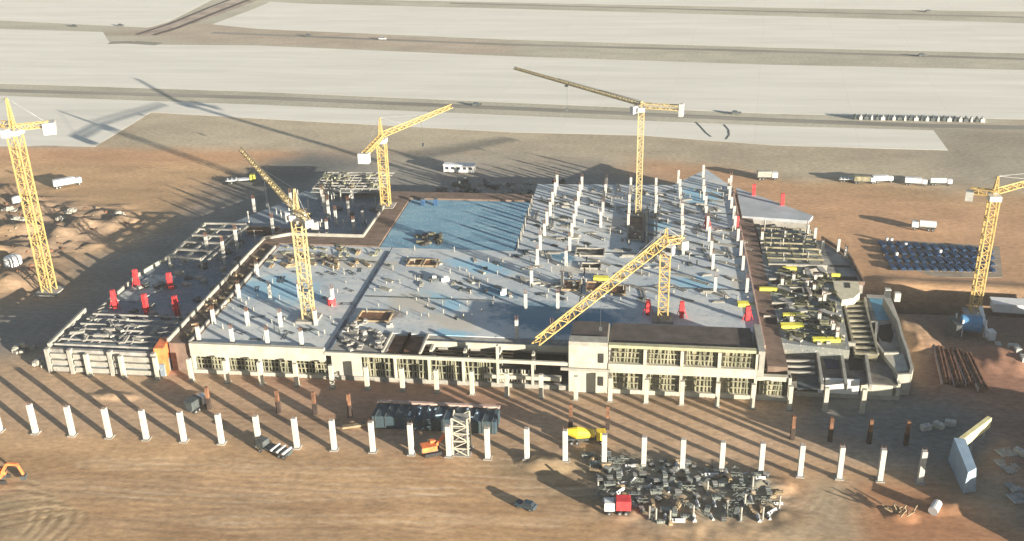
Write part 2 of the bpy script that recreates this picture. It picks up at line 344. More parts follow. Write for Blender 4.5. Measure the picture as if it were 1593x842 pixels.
for k in range(8): track([(-40, 748 + k * 11), (40 + k * 6, 752 + k * 7), (62 + k * 9, 790 + k * 3), (40, 838 + k * 6)], c=(.22, .16, .095) if k % 2 else (.5, .38, .24), a=.85)
for k in range(7): y0 = 625 + k * 9; track([(60 + 90 * k, y0), (300 + 90 * k, y0 + 8), (520 + 90 * k, y0 + 26)], a=.35)
for a_ in ([(1290, 745), (1300, 790), (1262, 845)], [(1318, 750), (1325, 800), (1296, 850)], [(1180, 838), (1250, 800), (1290, 750)]): track(a_, c=(.30, .24, .16))
hz = np.clip(Z - 6, 0, 1)[..., None]; col = col * (1 - hz) + np.array((.33, .22, .14)) * hz
col = np.clip(col, .01, 1)
def grid_mesh(name, X, Y, Z, col, matl):
    ny, nx = X.shape; me = bpy.data.meshes.new(name)
    V = np.stack([X, Y, Z], -1).reshape(-1, 3).astype(np.float32)
    i = np.arange(ny * nx).reshape(ny, nx); q = np.stack([i[:-1, :-1], i[:-1, 1:], i[1:, 1:], i[1:, :-1]], -1).reshape(-1)
    me.vertices.add(len(V)); me.vertices.foreach_set('co', V.ravel()); nf = len(q) // 4
    me.loops.add(len(q)); me.loops.foreach_set('vertex_index', q.astype(np.int32))
    me.polygons.add(nf); me.polygons.foreach_set('loop_start', np.arange(0, len(q), 4, dtype=np.int32)); me.polygons.foreach_set('loop_total', np.full(nf, 4, np.int32))
    me.polygons.foreach_set('use_smooth', np.ones(nf, bool)); me.update(calc_edges=True)
    ca = me.color_attributes.new('soil', 'FLOAT_COLOR', 'POINT')
    ca.data.foreach_set('color', np.concatenate([col.reshape(-1, 3), np.ones((len(V), 1))], 1).astype(np.float32).ravel())
    me.materials.append(matl); o = bpy.data.objects.new(name, me); C.objects.link(o); return o
gm = bpy.data.materials.new('soil'); gm.use_nodes = True; N = gm.node_tree.nodes; L = gm.node_tree.links; b = N['Principled BSDF']
b.inputs['Roughness'].default_value = .95; b.inputs['Specular IOR Level'].default_value = .1
at = N.new('ShaderNodeAttribute'); at.attribute_name = 'soil'; ge = N.new('ShaderNodeNewGeometry')
mp = N.new('ShaderNodeMapping'); mp.inputs['Scale'].default_value = (.6, 1, 1); L.new(ge.outputs['Position'], mp.inputs[0])
nz = N.new('ShaderNodeTexNoise'); nz.inputs['Scale'].default_value = .8; nz.inputs['Detail'].default_value = 7; nz.inputs['Roughness'].default_value = .7; L.new(mp.outputs[0], nz.inputs['Vector'])
mr = N.new('ShaderNodeMapRange'); mr.inputs[1].default_value = .3; mr.inputs[2].default_value = .7; mr.inputs[3].default_value = .7; mr.inputs[4].default_value = 1.25; L.new(nz.outputs[0], mr.inputs[0])
vm = N.new('ShaderNodeVectorMath'); vm.operation = 'SCALE'; L.new(at.outputs['Color'], vm.inputs[0]); L.new(mr.outputs[0], vm.inputs['Scale']); L.new(vm.outputs[0], b.inputs['Base Color'])
bp = N.new('ShaderNodeBump'); bp.inputs['Strength'].default_value = .45; bp.inputs['Distance'].default_value = .07
nb = N.new('ShaderNodeTexNoise'); nb.inputs['Scale'].default_value = 1.3; nb.inputs['Detail'].default_value = 5; L.new(mp.outputs[0], nb.inputs['Vector']); L.new(nb.outputs[0], bp.inputs['Height']); L.new(bp.outputs[0], b.inputs['Normal'])
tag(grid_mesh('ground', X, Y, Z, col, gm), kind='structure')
def zat(x, y):
    i = min(max(int(np.searchsorted(ys, y)), 1), len(ys) - 1); j = min(max(int(np.searchsorted(xs, x)), 1), len(xs) - 1)
    return float(min(Z[i, j], Z[i - 1, j], Z[i, j - 1], Z[i - 1, j - 1]))
def GZ(px, py): x, y = G(px, py); return (x, y, zat(x, y))

# aprons: concrete sheets with joints and long streaks
am = bpy.data.materials.new('apron_concrete'); am.use_nodes = True; N = am.node_tree.nodes; L = am.node_tree.links; b = N['Principled BSDF']; b.inputs['Roughness'].default_value = .9; b.inputs['Specular IOR Level'].default_value = .2
ge = N.new('ShaderNodeNewGeometry'); mp = N.new('ShaderNodeMapping'); mp.vector_type = 'POINT'; mp.inputs['Rotation'].default_value = (0, 0, R(6)); mp.inputs['Scale'].default_value = (.12, 1, 1); L.new(ge.outputs['Position'], mp.inputs[0])
nz = N.new('ShaderNodeTexNoise'); nz.inputs['Scale'].default_value = .09; nz.inputs['Detail'].default_value = 8; nz.inputs['Roughness'].default_value = .62; L.new(mp.outputs[0], nz.inputs['Vector'])
rp = N.new('ShaderNodeValToRGB'); e = rp.color_ramp.elements; e[0].position = .28; e[0].color = (.56, .535, .455, 1); e[1].position = .66; e[1].color = (.67, .645, .56, 1); L.new(nz.outputs[0], rp.inputs[0])
br = N.new('ShaderNodeTexBrick'); br.offset = 0; br.inputs['Color1'].default_value = (1, 1, 1, 1); br.inputs['Color2'].default_value = (.95, .955, .96, 1); br.inputs['Mortar'].default_value = (.82, .82, .82, 1)
br.inputs['Scale'].default_value = 1; br.inputs['Brick Width'].default_value = 45; br.inputs['Row Height'].default_value = 15; br.inputs['Mortar Size'].default_value = .25; br.inputs['Mortar Smooth'].default_value = 1
m2 = N.new('ShaderNodeMapping'); m2.inputs['Rotation'].default_value = (0, 0, R(6)); L.new(ge.outputs['Position'], m2.inputs[0]); L.new(m2.outputs[0], br.inputs['Vector'])
mx = N.new('ShaderNodeMix'); mx.data_type = 'RGBA'; mx.blend_type = 'MULTIPLY'; mx.inputs[0].default_value = .7; L.new(rp.outputs[0], mx.inputs[6]); L.new(br.outputs[0], mx.inputs[7]); L.new(mx.outputs[2], b.inputs['Base Color'])
for k, p in APR.items():
    o = MB().prism(PXP(p), -.1, .03).build('apron', am); tag(o, kind='structure')
# worn haul tracks on the bands between the aprons
def ribbon(name, pix, wd, z, m_):
    P = PXP(pix); mb = MB()
    for i in range(len(P) - 1):
        mb.beam((*P[i], z), (*P[i + 1], z), wd, .02)
    return tag(mb.build(name, m_), kind='structure')
trk = mat('haul_track', (.24, .225, .185), .95, .2, .05, stretch=(.15, 1, 1))
ribbon('haul_track', [(-200, 130), (0, 141), (400, 152), (800, 169), (1200, 187), (1452, 196), (1900, 206)], 7, .02, trk)
ribbon('haul_track', [(330, 51), (800, 70), (1200, 80), (1593, 92), (1900, 100)], 6, .02, trk)
ribbon('haul_track', [(700, 5), (1200, 18), (1593, 27)], 5, .02, trk)

ribbon('trench_verge', [(222, 56), (300, 30), (345, 14), (400, -6)], 22, .07, mat('reddish_verge', (.36, .29, .225), .95, .3, .05))
ribbon('trench', [(212, 54), (262, 38), (325, 12), (372, -6)], 3.5, .09, rustd)
ribbon('trench', [(238, 55), (275, 44), (330, 22), (392, -2)], 4.5, .1, rustd)
ribbon('tyre_mark', [(1082, 190), (1090, 198), (1098, 207), (1106, 213)], .9, .07, dsteel)
ribbon('tyre_mark', [(1126, 194), (1133, 202), (1134, 210), (1129, 217)], .9, .07, dsteel)
ribbon('haul_track', [(170, 67), (205, 66), (248, 69)], 9, .071, trk)
for i in range(24):
    px = 1330 + i * 8.6; o = MB().box(0, 0, 0, .9 + .5 * (i % 3), 2.6, 1.5).box(0, 0, 1.5, .5, 2.4, .8).build('road_barrier', counter if i % 2 else dsteel, loc=(*G(px, 185.5 + i * .18), .06), rz=R(-4)); TODO_B.append(o)
# ---------------------------------------------------------------- the terminal building (grid along X and Y)
ORD = 'first second third fourth fifth sixth seventh eighth ninth tenth eleventh twelfth thirteenth fourteenth fifteenth sixteenth seventeenth eighteenth nineteenth twentieth twenty-first twenty-second twenty-third twenty-fourth twenty-fifth twenty-sixth'.split()
W1 = 'second third fourth fifth sixth seventh eighth ninth'.split(); TENS = {2: 'twenty', 3: 'thirty', 4: 'forty', 5: 'fifty', 6: 'sixty', 7: 'seventy'}; TTH = {2: 'twentieth', 3: 'thirtieth', 4: 'fortieth', 5: 'fiftieth', 6: 'sixtieth', 7: 'seventieth'}
ORD = ORD[:20]
for k in range(21, 80): ORD.append(TTH[k // 10] if k % 10 == 0 else TENS[k // 10] + '-' + (['first'] + W1)[k % 10 - 1])
for i, o in enumerate(TODO_B): tag(o, 'small %s barrier along the lower haul track, %s from the left' % ('pale' if i % 2 else 'dark', ORD[i]), 'barrier', 'barriers along the lower haul track')
def relabel(objs, base, bands=('rear', 'middle', 'front')):
    if len(objs) < 12: bands = ('',)
    os_ = sorted(objs, key=lambda o: -o.location.y); n = len(bands); k = math.ceil(len(os_) / n)
    for i, bd in enumerate(bands):
        for j, o in enumerate(sorted(os_[i * k:(i + 1) * k], key=lambda o: o.location.x)):
            o['label'] = base + (', %s, %s from left' % (bd, ORD[j]) if bd else ', %s from left' % ORD[j])
T = thing('terminal_building', (0, 0, 0), 0, 'long two storey concrete terminal shell with open grey decks full of columns', 'building')
DZ = 8.0
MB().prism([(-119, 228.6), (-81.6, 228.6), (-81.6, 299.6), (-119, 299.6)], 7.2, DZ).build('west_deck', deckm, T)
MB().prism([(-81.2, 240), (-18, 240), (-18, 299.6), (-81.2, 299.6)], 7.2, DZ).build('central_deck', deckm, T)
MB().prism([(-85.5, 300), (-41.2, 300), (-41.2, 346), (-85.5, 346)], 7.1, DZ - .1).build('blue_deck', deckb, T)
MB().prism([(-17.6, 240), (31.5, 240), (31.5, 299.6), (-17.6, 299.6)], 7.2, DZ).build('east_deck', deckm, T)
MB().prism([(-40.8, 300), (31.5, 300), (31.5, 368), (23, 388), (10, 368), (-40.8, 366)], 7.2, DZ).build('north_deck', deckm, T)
MB().prism([(33, 366), (57, 338), (55, 333), (33, 336)], 7.2, DZ + .3).build('corner_deck', mat('pale_decking', (.36, .385, .40), .7, .15, .1), T)
# walls below the decks
wl = MB(); wl.prism([(-118.6, 232), (-82, 232), (-82, 299), (-118.6, 299)], 0, 7.2); wl.prism([(-81, 243), (31, 243), (31, 345), (-81, 345)], 0, 7.1); wl.prism([(31, 345), (31, 366), (23, 386), (10, 366), (-40, 364), (-40, 345)], 0, 7.1); wl.prism([(33.2, 365), (56, 337.5), (54.5, 334), (33.2, 337)], 0, 7.2)
wl.build('lower_wall', greyc, T)
# brown parapet walk round the west deck and the blue deck
pw = MB(); H1 = DZ + .35
pw.prism([(-125.5, 228.6), (-119.3, 228.6), (-119.3, 299.8), (-125.5, 299.8)], 0, H1 - .1)
pw.prism([(-125.5, 299.8), (-85.8, 299.8), (-85.8, 306), (-118, 306), (-125.5, 302)], 0, H1)
pw.prism([(-92.5, 306), (-85.8, 306), (-85.8, 346.2), (-92.5, 346.2)], 0, H1 + .05); pw.prism([(-97, 346.2), (-41, 346.2), (-41, 353), (-97, 353)], 0, H1 + .1)
pw.build('parapet_walk', brownp, T)
pr = MB(); pr.beam((-125.6, 228.6, 9), (-125.6, 302, 9), .5, 1.1); pr.beam((-125.6, 302, 9.02), (-118, 306.3, 9.02), .5, 1.1); pr.beam((-118, 306.3, 9.04), (-92.8, 306.3, 9.04), .5, 1.1); pr.beam((-92.8, 306.3, 9), (-92.8, 335, 9), .5, 1.1)
pr.build('parapet', pale, T)
pi = MB(); pi.beam((-119.5, 228.6, 8.75), (-119.5, 296, 8.75), .5, .8); pi.build('inner_kerb', greyc, T)
# brown gap between east deck and annex
MB().bx(31.7, 36.6, 231, 360, 0, 7.6).build('gap_strip', brownp, T)
kb = MB(); kb.bx(31.5, 31.9, 240, 366, 7.2, 8.7); kb.build('edge_kerb', pink, T)
# dark joint crossing the deck
jt = MB(); jt.bx(-81.9, -80.9, 228.6, 296, DZ - .4, DZ + .25); jt.build('joint_cover', mat('dark_blue_joint', (.04, .06, .09), .7, .3, .4), T)
for (x0, x1, y0, y1) in ((-118, -83, 287, 287.5), (-40, 31, 300.2, 300.6), (2, 31, 338, 338.6), (-80, -42, 262, 262.3), (-18, 31, 275, 275.4)):
    MB().bx(x0, x1, y0, y1, DZ + .004, DZ + .2).build('deck_joint', dsteel, T)
# west front: cream beam with bays below
fw = MB(); fw.bx(-119.2, -82.2, 227.4, 228.6, 5.2, 9.0); fw.build('front_beam', cream, T)
lo = MB(); lo.bx(-119.2, -82.2, 227.6, 228.8, 0, 1.0); lo.build('front_plinth', cream, T)
def bay(x0, x1, y, z0, z1, parent, mt=greenish, n=None, back=void):
    w_ = MB(); w_.bx(x0, x1, y + .9, y + 1.1, z0, z1); f = w_.build('window_bay', back, parent)
    s = MB(); n = n or max(3, int((x1 - x0) / .9))
    for k in range(n):
        x = x0 + (k + .5) * (x1 - x0) / n + random.uniform(-.15, .15); s.beam((x, y + .5, z0), (x + random.uniform(-.5, .5), y + .5, z1), random.uniform(.18, .4), .2)
    for z in (z0 + (z1 - z0) * .33, z0 + (z1 - z0) * .68): s.beam((x0, y + .35, z), (x1, y + .35, z), .15, .25)
    s.build('prop', mt, f); return f
for k in range(4):
    x0 = -119 + k * 9.3; bay(x0 + .6, x0 + 8.8, 228.2, 1.0, 5.2, T); MB().bx(x0 - .1, x0 + .5, 227.5, 228.7, 1.0, 5.2).build('pier', cream, T)
# central front: thin top rail, tall screens of props, stair pits behind
fr = MB(); fr.bx(-82, -18, 227.2, 227.9, 7.3, 8.2); fr.build('front_rail', cream, T)
lo = MB(); lo.bx(-82, -18, 227.6, 228.8, 0, 1.2); lo.build('front_plinth', pale, T)
MB().bx(-80.5, -72.5, 227.9, 228.5, 1.2, 7.2).build('wall_panel', cream, T)
for k, x0 in enumerate((-72, -63, -54, -45, -36)): bay(x0, x0 + 8.3, 227.8, 1.2, 7.2 if k < 4 else 5, T, greenish if k != 4 else cream, 12); MB().bx(x0 + 8.4, x0 + 8.9, 227.3, 228.6, 1.2, 7.3 if k != 3 else 12).build('pier', cream, T)
dk = MB(); dk.prism([(-81, 228.2), (-66, 228.2), (-66, 239.9), (-81, 239.9)], 6.9, 7.8); dk.prism([(-58, 236), (-18, 236), (-18, 239.9), (-58, 239.9)], 6.9, 7.8); dk.build('front_deck', greyc, T)
# slanted stair pits
for i, x in enumerate((-64.5, -59.5)):
    s = MB(); s.bx(x - 2.2, x + 2.4, 229.5, 239.6, 3, 7.4); s.build('stair_pit', rust, T)
    e_ = MB(); e_.beam((x - 2.4, 229, 8), (x - 2.4, 240, 8), .5, .9); e_.beam((x + 2.6, 229, 8), (x + 2.6, 240, 8), .5, .9); e_.build('pit_edge', pale, T)
vo = MB(); vo.bx(-57, -20, 228.6, 242.8, 1.5, 2); vo.build('pit_floor', void, T)
for k in range(4): MB().bx(-55 + k * 9, -54.3 + k * 9, 232, 236, 1.9, 7.6).build('pit_pier', cream, T)
bl = MB()
for k in range(4): bl.beam((-57, 229.5 + k * 1.7, 6.2), (-33, 229.5 + k * 1.7, 6.2), .25)
bl.build('pit_beams', timber, T)
ds = MB(); ds.bx(-57, -18, 235.6, 236, 6.6, 8.3); ds.build('deck_edge', cream, T)
# white corner block and two storey east front
wb = MB(); wb.bx(-18, -8.2, 227, 240, 0, 13.4); wb.build('corner_block', cream, T)
rb = MB(); rb.bx(-17.6, -8.5, 231, 239.7, 13.4, 13.9); rb.build('corner_roof', darkc, T)
for z in (2.2, 8.8): MB().bx(-10.4, -9.2, 226.75, 227.05, z, z + 2.6).build('window', void, T)
cl = MB(); cl.bx(-20, -7.5, 226.4, 227.0, 6.4, 7.1); cl.build('ledge', pale, T)
ce = MB(); ce.bx(-18, -8.2, 227.1, 230.4, 13.4, 14.4); ce.build('roof_kerb', pale, T)
bb = MB(); bb.bx(-8, 28.3, 228.6, 240, 0, 12.6); bb.build('east_block', greyc, T)
ter = MB(); ter.bx(-7.6, 27.8, 229.2, 241.2, 12.6, 13.0); ter.build('dark_terrace', darkc, T)
rm = MB(); rm.bx(-8, 28.6, 227.4, 228.9, 12.9, 13.7); rm.build('top_rail', mat('yellowish_rail', (.36, .345, .22), .8, .15, .4), T)
mb_ = MB(); mb_.bx(-8, 28.6, 226.8, 228.3, 6.2, 8.7); mb_.build('floor_beam', cream, T)
lp = MB(); lp.bx(-8, 37, 227.2, 228.4, 0, 1.1); lp.build('front_plinth', cream, T)
for k in range(4):
    x0 = -8 + k * 9.15
    bay(x0 + .9, x0 + 8.7, 227.5, 8.7, 12.9, T, greenish, 9, form); bay(x0 + .9, x0 + 8.7, 227.6, 1.1, 6.2, T, greenish, 9, form)
    MB().bx(x0 + 8.7, x0 + 9.5, 227.0, 228.5, 8.7, 12.9).build('pier', cream, T); MB().bx(x0 + 8.7, x0 + 9.4, 227.1, 228.5, 1.1, 6.2).build('pier', cream, T)
MB().bx(28.8, 37, 227.4, 228.9, 5.4, 6.6).build('floor_beam', cream, T); bay(29.6, 36.4, 227.6, 1.1, 5.4, T, greenish, 8, form)
MB().bx(28.7, 30.3, 227, 242, 6.6, 13.8).build('end_fin', pale, T)
MB().bx(36.5, 37.2, 227, 231, 0, 6.6).build('end_wall', cream, T)
sr = MB(); sr.bx(-40, -20, 227.4, 228.8, 2.6, 3.6); sr.build('ramp_edge', cream, T)
# roof pits and openings on the deck
for (x, y, sx, sy, m_) in ((-74, 249, 9, 6, rust), (-71, 287.5, 4.2, 5, rust), (-66, 287.5, 4.2, 5, rust), (-17, 300, 9, 6, void), (-16, 289, 6, 4, void), (-3, 322, 5, 22, brownp), (-21, 274, 5, 6, rust), (-14, 274, 5, 6, rust), (-7, 272, 4, 6, rust)):
    f = MB(); f.box(x, y, DZ + .006, sx, sy, .05); f = f.build('floor_opening', m_, T)
    f.location.z = .06; e_ = MB()
    for q in (-1, 1): e_.box(x + q * sx / 2, y, DZ + .01, .4, sy + .4, .5); e_.box(x, y + q * sy / 2, DZ + .012, sx - .4, .4, .5)
    e_.build('kerb', pale if m_ != rust else timber, f)
lines = MB(); lines.bx(.4, 1.0, 297, 338, DZ + .2, DZ + 2.2); lines.bx(3.6, 4.1, 297, 338, DZ + .2, DZ + 2.0); lines.build('shaft_wall', dsteel, T)
# columns standing on the decks
pc = MB(); pc.box(0, 0, 0, .85, .85, 5.0); pcol = pc.build('column', white, T)
st = MB()
for a, b_ in ((-.3, -.3), (.3, -.3), (.3, .3), (-.3, .3)): st.beam((a, b_, 5), (a * 1.2, b_ * 1.2, 6.3), .09)
pst = st.build('starter_bars', rust, pcol)
first = [True]; CN = [0]
def deck_col(x, y, z=DZ, h=5.0, parent=None, redlow=0):
    if CN[0] == 0: o = pcol; s = pst
    else:
        o = pcol.copy(); C.objects.link(o); s = pst.copy(); C.objects.link(s); s.parent = o
    CN[0] += 1; o.parent = parent or T; o.location = (x, y, z); o.scale = (1, 1, h / 5)
    return o
VR = [240.5, 258, 273.5, 289.5, 300.8, 313, 323, 333, 343.5, 352.5, 361.5]
UR = [-32.8, -23.7, -14.7, -5.6, 3.6, 12.4, 20.8, 29.8]
for i, u_ in enumerate(UR):
    for j, v_ in enumerate(VR):
        if i >= 2 and v_ < 262: continue
        if i in (2, 3) and v_ in (273.5, 289.5, 300.8, 313): continue
        if i == 4 and v_ < 330: continue
        if i in (5,) and v_ < 300: continue
        if i in (6, 7) and (v_ < 270): continue
        deck_col(u_ + random.uniform(-.2, .2), v_, h=random.uniform(4.6, 5.6))
for x, y in ((21.5, 378), (12, 371), (31, 366)): deck_col(x, y, h=5)
for x, y in ((-117.8, 230.7), (-108.3, 230.5), (-98.5, 230.5), (-89.1, 230.6), (-118, 241.3), (-108, 241), (-98.6, 241.2), (-117.3, 258.4), (-88.7, 257.7), (-99.4, 259.9), (-89.2, 243), (-117.5, 274), (-108, 259)): deck_col(x, y, h=4.4)

def red_column(x, y, z, h, label, arms=True):
    t = thing('formwork_column', (x, y, z), random.uniform(-.2, .2), label, 'column formwork', 'red column formworks on the decks')
    b_ = MB(); b_.box(0, 0, 0, 1.15, 1.15, h); b_.build('casing', red, t)
    if arms:
        a = MB()
        for s_ in (-1, 1): a.beam((s_ * .5, 0, h * .75), (s_ * 1.5, -.5, .1), .16); a.box(0, 0, h * .33 * (1.5 + s_ * .6), 1.5, 1.5, .22)
        a.build('brace', red, t)
    return t
# ---------------------------------------------------------------- west wing (lower floor, open)
Wn = thing('west_wing', (0, 0, 0), 0, 'low unfinished west wing with blue grey sunken floor and louvred pale front', 'building')
WZ = 3.6
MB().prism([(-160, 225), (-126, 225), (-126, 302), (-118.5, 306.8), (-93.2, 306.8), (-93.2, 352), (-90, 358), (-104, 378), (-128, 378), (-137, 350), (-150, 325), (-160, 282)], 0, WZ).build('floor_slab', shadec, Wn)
# louvred front
for k, (x0, x1) in enumerate(((-157.5, -153), (-151, -141.5), (-139.5, -129))):
    lv = MB()
    for z in (.6, 2.6, 4.6): lv.bx(x0, x1, 224.1, 224.9, z, z + 1.3)
    lv.build('louvre_panel', pale, Wn)
MB().bx(-158, -128, 225.0, 226, 3.6, 6.8).build('front_wall', greyc, Wn)
for x in (-158.4, -152, -140.5, -128.2): MB().bx(x - .5, x + .5, 223.9, 225.4, 0, 7.2).build('pier', pale, Wn)
rf = MB()
for k in range(7): rf.beam((-157.5 + k * .2, 227 + k * 3.1, 7.3), (-128, 227 + k * 3.1, 7.3), .35, .5)
rj = random.Random(9)
for k in range(11): rf.beam((-157.5 + k * 3 + rj.uniform(-.6, .6), 226.5 + rj.uniform(0, 6), 7.0), (-158.5 + k * 3 + rj.uniform(-.6, .6), 246 - rj.uniform(0, 7), 7.0), .3, .4)
for k in range(12): xx, yy = rj.uniform(-155, -131), rj.uniform(229, 243); rf.beam((xx, yy, 7.7), (xx + rj.uniform(-3, 3), yy + rj.uniform(-3, 3), 7.8), .2, .3)
rf.build('roof_joists', greyc, Wn)
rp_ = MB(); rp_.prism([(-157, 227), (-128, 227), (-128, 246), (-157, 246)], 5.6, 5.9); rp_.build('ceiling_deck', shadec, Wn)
we = MB(); we.beam((-158.6, 226, 7.3), (-160, 248, 7.3), .7, 1.2); we.beam((-159.6, 248, 4.2), (-160, 280, 4.2), .5, 1.2); we.beam((-160, 280, 4.2), (-150, 324, 4.2), .5, 1.2); we.build('edge_beam', pale, Wn)
MB().box(-127.4, 228.6, 0, 2.6, 6.5, 8.2, R(8)).build('orange_screen', orange, Wn)
MB().prism([(-159.5, 262), (-152, 262), (-147, 272), (-147.5, 281), (-156, 281)], WZ + .004, WZ + .3).build('pale_screed', mat('pale_screed', (.46, .48, .44), .8, .3, .5), Wn)
# pale framed roof grid
fg = MB(); Q = [G(262, 400, 7.5), (0, 0), G(345, 400, 7.5), G(375, 348, 7.5), G(322, 345, 7.5)]
a0, a1, b0, b1 = Vector(G(262, 398, 7.5)), Vector(G(318, 347, 7.5)), Vector(G(312, 402, 7.5)), Vector(G(382, 348, 7.5))
for t in (0, .2, .42, .62, .82, 1):
    p, q = a0.lerp(a1, t), b0.lerp(b1, t); fg.beam((*p, 7.4), (*q, 7.4), .9, .5)
for t in (0, .5, 1):
    p, q = a0.lerp(b0, t), a1.lerp(b1, t); fg.beam((*p, 7.0), (*q, 7.0), .9, .5)
for t in (0, .5, 1):
    for s_ in (0, 1): p = a0.lerp(a1, t).lerp(b0.lerp(b1, t), s_); fg.beam((*p, WZ), (*p, 7), .5)
fg.build('frame_grid', pale, Wn)
lb = MB(); p, q = G(345, 402, 7), G(440, 320, 7)
lb.beam((*G(325, 405, 7), 7), (*G(385, 352, 7), 7), .8, .8); lb.build('long_beam', pale, Wn)
# rear frames of the wing
rr = MB()
for k in range(9): rr.beam((-126 + k * 3.2, 356, 7.6), (-127 + k * 3.2, 376, 7.6), .3, .4)
for k in range(7): rr.beam((-126, 356 + k * 3.2, 7.8), (-99, 357 + k * 3.2, 7.8), .35, .4)
rr.build('rear_joists', greyc, Wn)
MB().prism([(-127, 356), (-99, 357), (-101, 376), (-128, 376)], 6.0, 6.3).build('rear_deck', annexm, Wn)
rw = MB(); rw.bx(-138, -126, 318, 319, WZ, 6.5); rw.bx(-126, -118, 309, 318, WZ, 6.4); rw.build('inner_wall', brownp, Wn)
for (x, y, h) in ((-145, 300, 5), (-135.6, 291.6, 7), (-135.3, 302, 7), (-115.5, 316, 7.5), (-113.8, 335.8, 6), (-108.9, 328.4, 5), (-116.9, 341, 6), (-107, 338, 5), (-109.2, 351.2, 5), (-119.9, 348, 5.5), (-99.8, 331, 4), (-100.5, 321.6, 4), (-109, 318, 4.5), (-127.6, 315.9, 6), (-143.7, 340.4, 4), (-122.5, 327, 5), (-127, 335, 5), (-131, 345, 5)): deck_col(x, y, WZ, h + 1.2, Wn)
MB().box(*G(492, 372, WZ), WZ, 2.2, 1.6, 6.5).build('tall_pier', white, Wn)
for i, (px, py, h, lab) in enumerate(((180, 480, 6, 'red column casing on the pale screed, westernmost of the wing'), (214, 447, 6, 'red column casing by the west edge, farther of the middle pair'), (229, 489, 6.5, 'red column casing with braces, nearer of the middle pair'), (266, 450, 5.5, 'red column casing below the pale roof frame'), (276, 492, 6.5, 'red column casing nearest the brown parapet walk'))):
    red_column(*G(px, py, WZ), WZ, h, lab)
red_column(20.6, 324.6, DZ, 4.2, 'red casing round the lower half of a column, west of the gap strip')
red_column(30.4, 325.5, DZ, 4.2, 'red casing round the column right beside the brown gap strip', False)
red_column(1.6, 257, DZ, 4.5, 'red column casing just left of the jib crane mast on the deck')
red_column(10.8, 256, DZ, 4.8, 'bright red column casing right of the mast behind the dark terrace')
red_column(28.6, 256, DZ, 4.2, 'orange red column casing beside yellow boards at the deck edge')
red_column(38.7, 358, DZ + .2, 4.2, 'thin red column casing standing on the pale corner deck', False)
red_column(47.7, 348, DZ + .2, 4.4, 'thin red column casing at the tip of the corner deck', False)
t = thing('round_tank', (-88.6, 256, DZ), 0, 'small red round drum at the foot of a white deck column', 'drum')
MB().tube((0, 0, 0), (0, 0, 2.0), 1.2, n=16).build('drum', red, t); MB().dome(0, 0, 2.0, 1.0, 1.0, .6).build('lid', whitep, t)

# ---------------------------------------------------------------- east annex
An = thing('east_annex', (0, 0, 0), 0, 'cluttered grey green east annex with stepped slabs, blue basin and low white front wall', 'building')
def PP(l, z): return [G(a, b_, z) for a, b_ in l]
MB().prism(PP([(1180, 395), (1245, 398), (1252, 435), (1300, 440), (1312, 490), (1322, 545), (1185, 530)], 7.5), 0, 7.5).build('main_slab', annexm, An)
MB().prism([(37.4, 296), (55.5, 296), (55.5, 329), (37.4, 331)], 0, 6.6).build('rear_slab', annexm, An)
fm = MB()
for k in range(7): fm.beam((38, 300 + k * 4.2, 8.2), (55, 299.5 + k * 4.2, 8.2), .35, .5)
for k in range(3): fm.beam((38.5 + k * 8, 297, 7.6), (38.5 + k * 8, 328, 7.6), .5, .6)
fm.build('formwork_beams', form, An)
MB().prism([(55.8, 287.5), (65, 287.5), (64, 308), (58, 322), (55.8, 322)], 0, 5.6).build('side_slab', greyc, An)
sv = MB(); sv.bx(57.5, 64, 289.5, 293, 5.61, 5.7); sv.bx(57.5, 63.5, 300, 301.5, 5.61, 5.72); sv.build('slab_openings', void, An)
se = MB(); se.beam((55.9, 287.3, 6.2), (65.2, 287.3, 6.2), .5, 1.2); se.beam((65.1, 287.4, 6.2), (64.2, 309, 6.2), .5, 1.2); se.beam((64.2, 309, 6.21), (58, 323, 6.21), .5, 1.2); se.build('parapet', brownp, An)
for (x, y, h) in ((37.9, 316, 4), (45.5, 317.6, 4), (52.9, 321, 5), (54.9, 318.3, 5), (56.6, 312, 4), (61.3, 311.5, 5), (63, 307.5, 4)): deck_col(x, y, 6.6 if x < 56 else 5.6, h, An)
MB().bx(38, 55.5, 295.2, 296, 6, 8.2).build('cross_wall', pale, An)
ag = MB(); rg_ = random.Random(4)
for k in range(16): y = 247 + k * 2.8; ag.beam((38.5 + rg_.uniform(0, 3), y, 7.75), (52 + rg_.uniform(-5, 2), y + rg_.uniform(-.6, .6), 7.75), .3, .35)
for k in range(5): ag.beam((40 + k * 3.1, 246, 7.62), (40 + k * 3.1, 288, 7.62), .35, .2)
ag.build('slab_beams', olive, An)
for k in range(22): x, y = rg_.uniform(39, 53), rg_.uniform(248, 289); MB().beam((x, y, 7.9), (x + rg_.uniform(-5, 5), y + rg_.uniform(-5, 5), 8.0), .25, .2).build('loose_beam', scaf, An)
for k, (px, py, w_, d_) in enumerate(((1210, 440, 4, 3), (1240, 455, 3, 4), (1268, 455, 4, 3), (1200, 500, 3, 4), (1262, 500, 5, 3), (1215, 478, 4, 3), (1290, 480, 3, 5))):
    x, y = G(px, py, 7.5); MB().box(x, y, 7.504, w_, d_, .1).build('slab_opening', void, An)
    e_ = MB(); e_.box(x, y + d_ / 2 + .2, 7.5, w_ + .8, .4, .7); e_.box(x + w_ / 2 + .2, y, 7.5, .4, d_, .7); e_.build('upstand', pale, An)
for k in range(16): deck_col(39 + rg_.random() * 13, 247 + rg_.random() * 42, 7.5, rg_.uniform(1.2, 2.4), An)
# dark shaft between slabs
MB().prism(PP([(1248, 388), (1288, 392), (1290, 438), (1255, 436)], 3), 0, 1).build('shaft_floor', shadec, An)
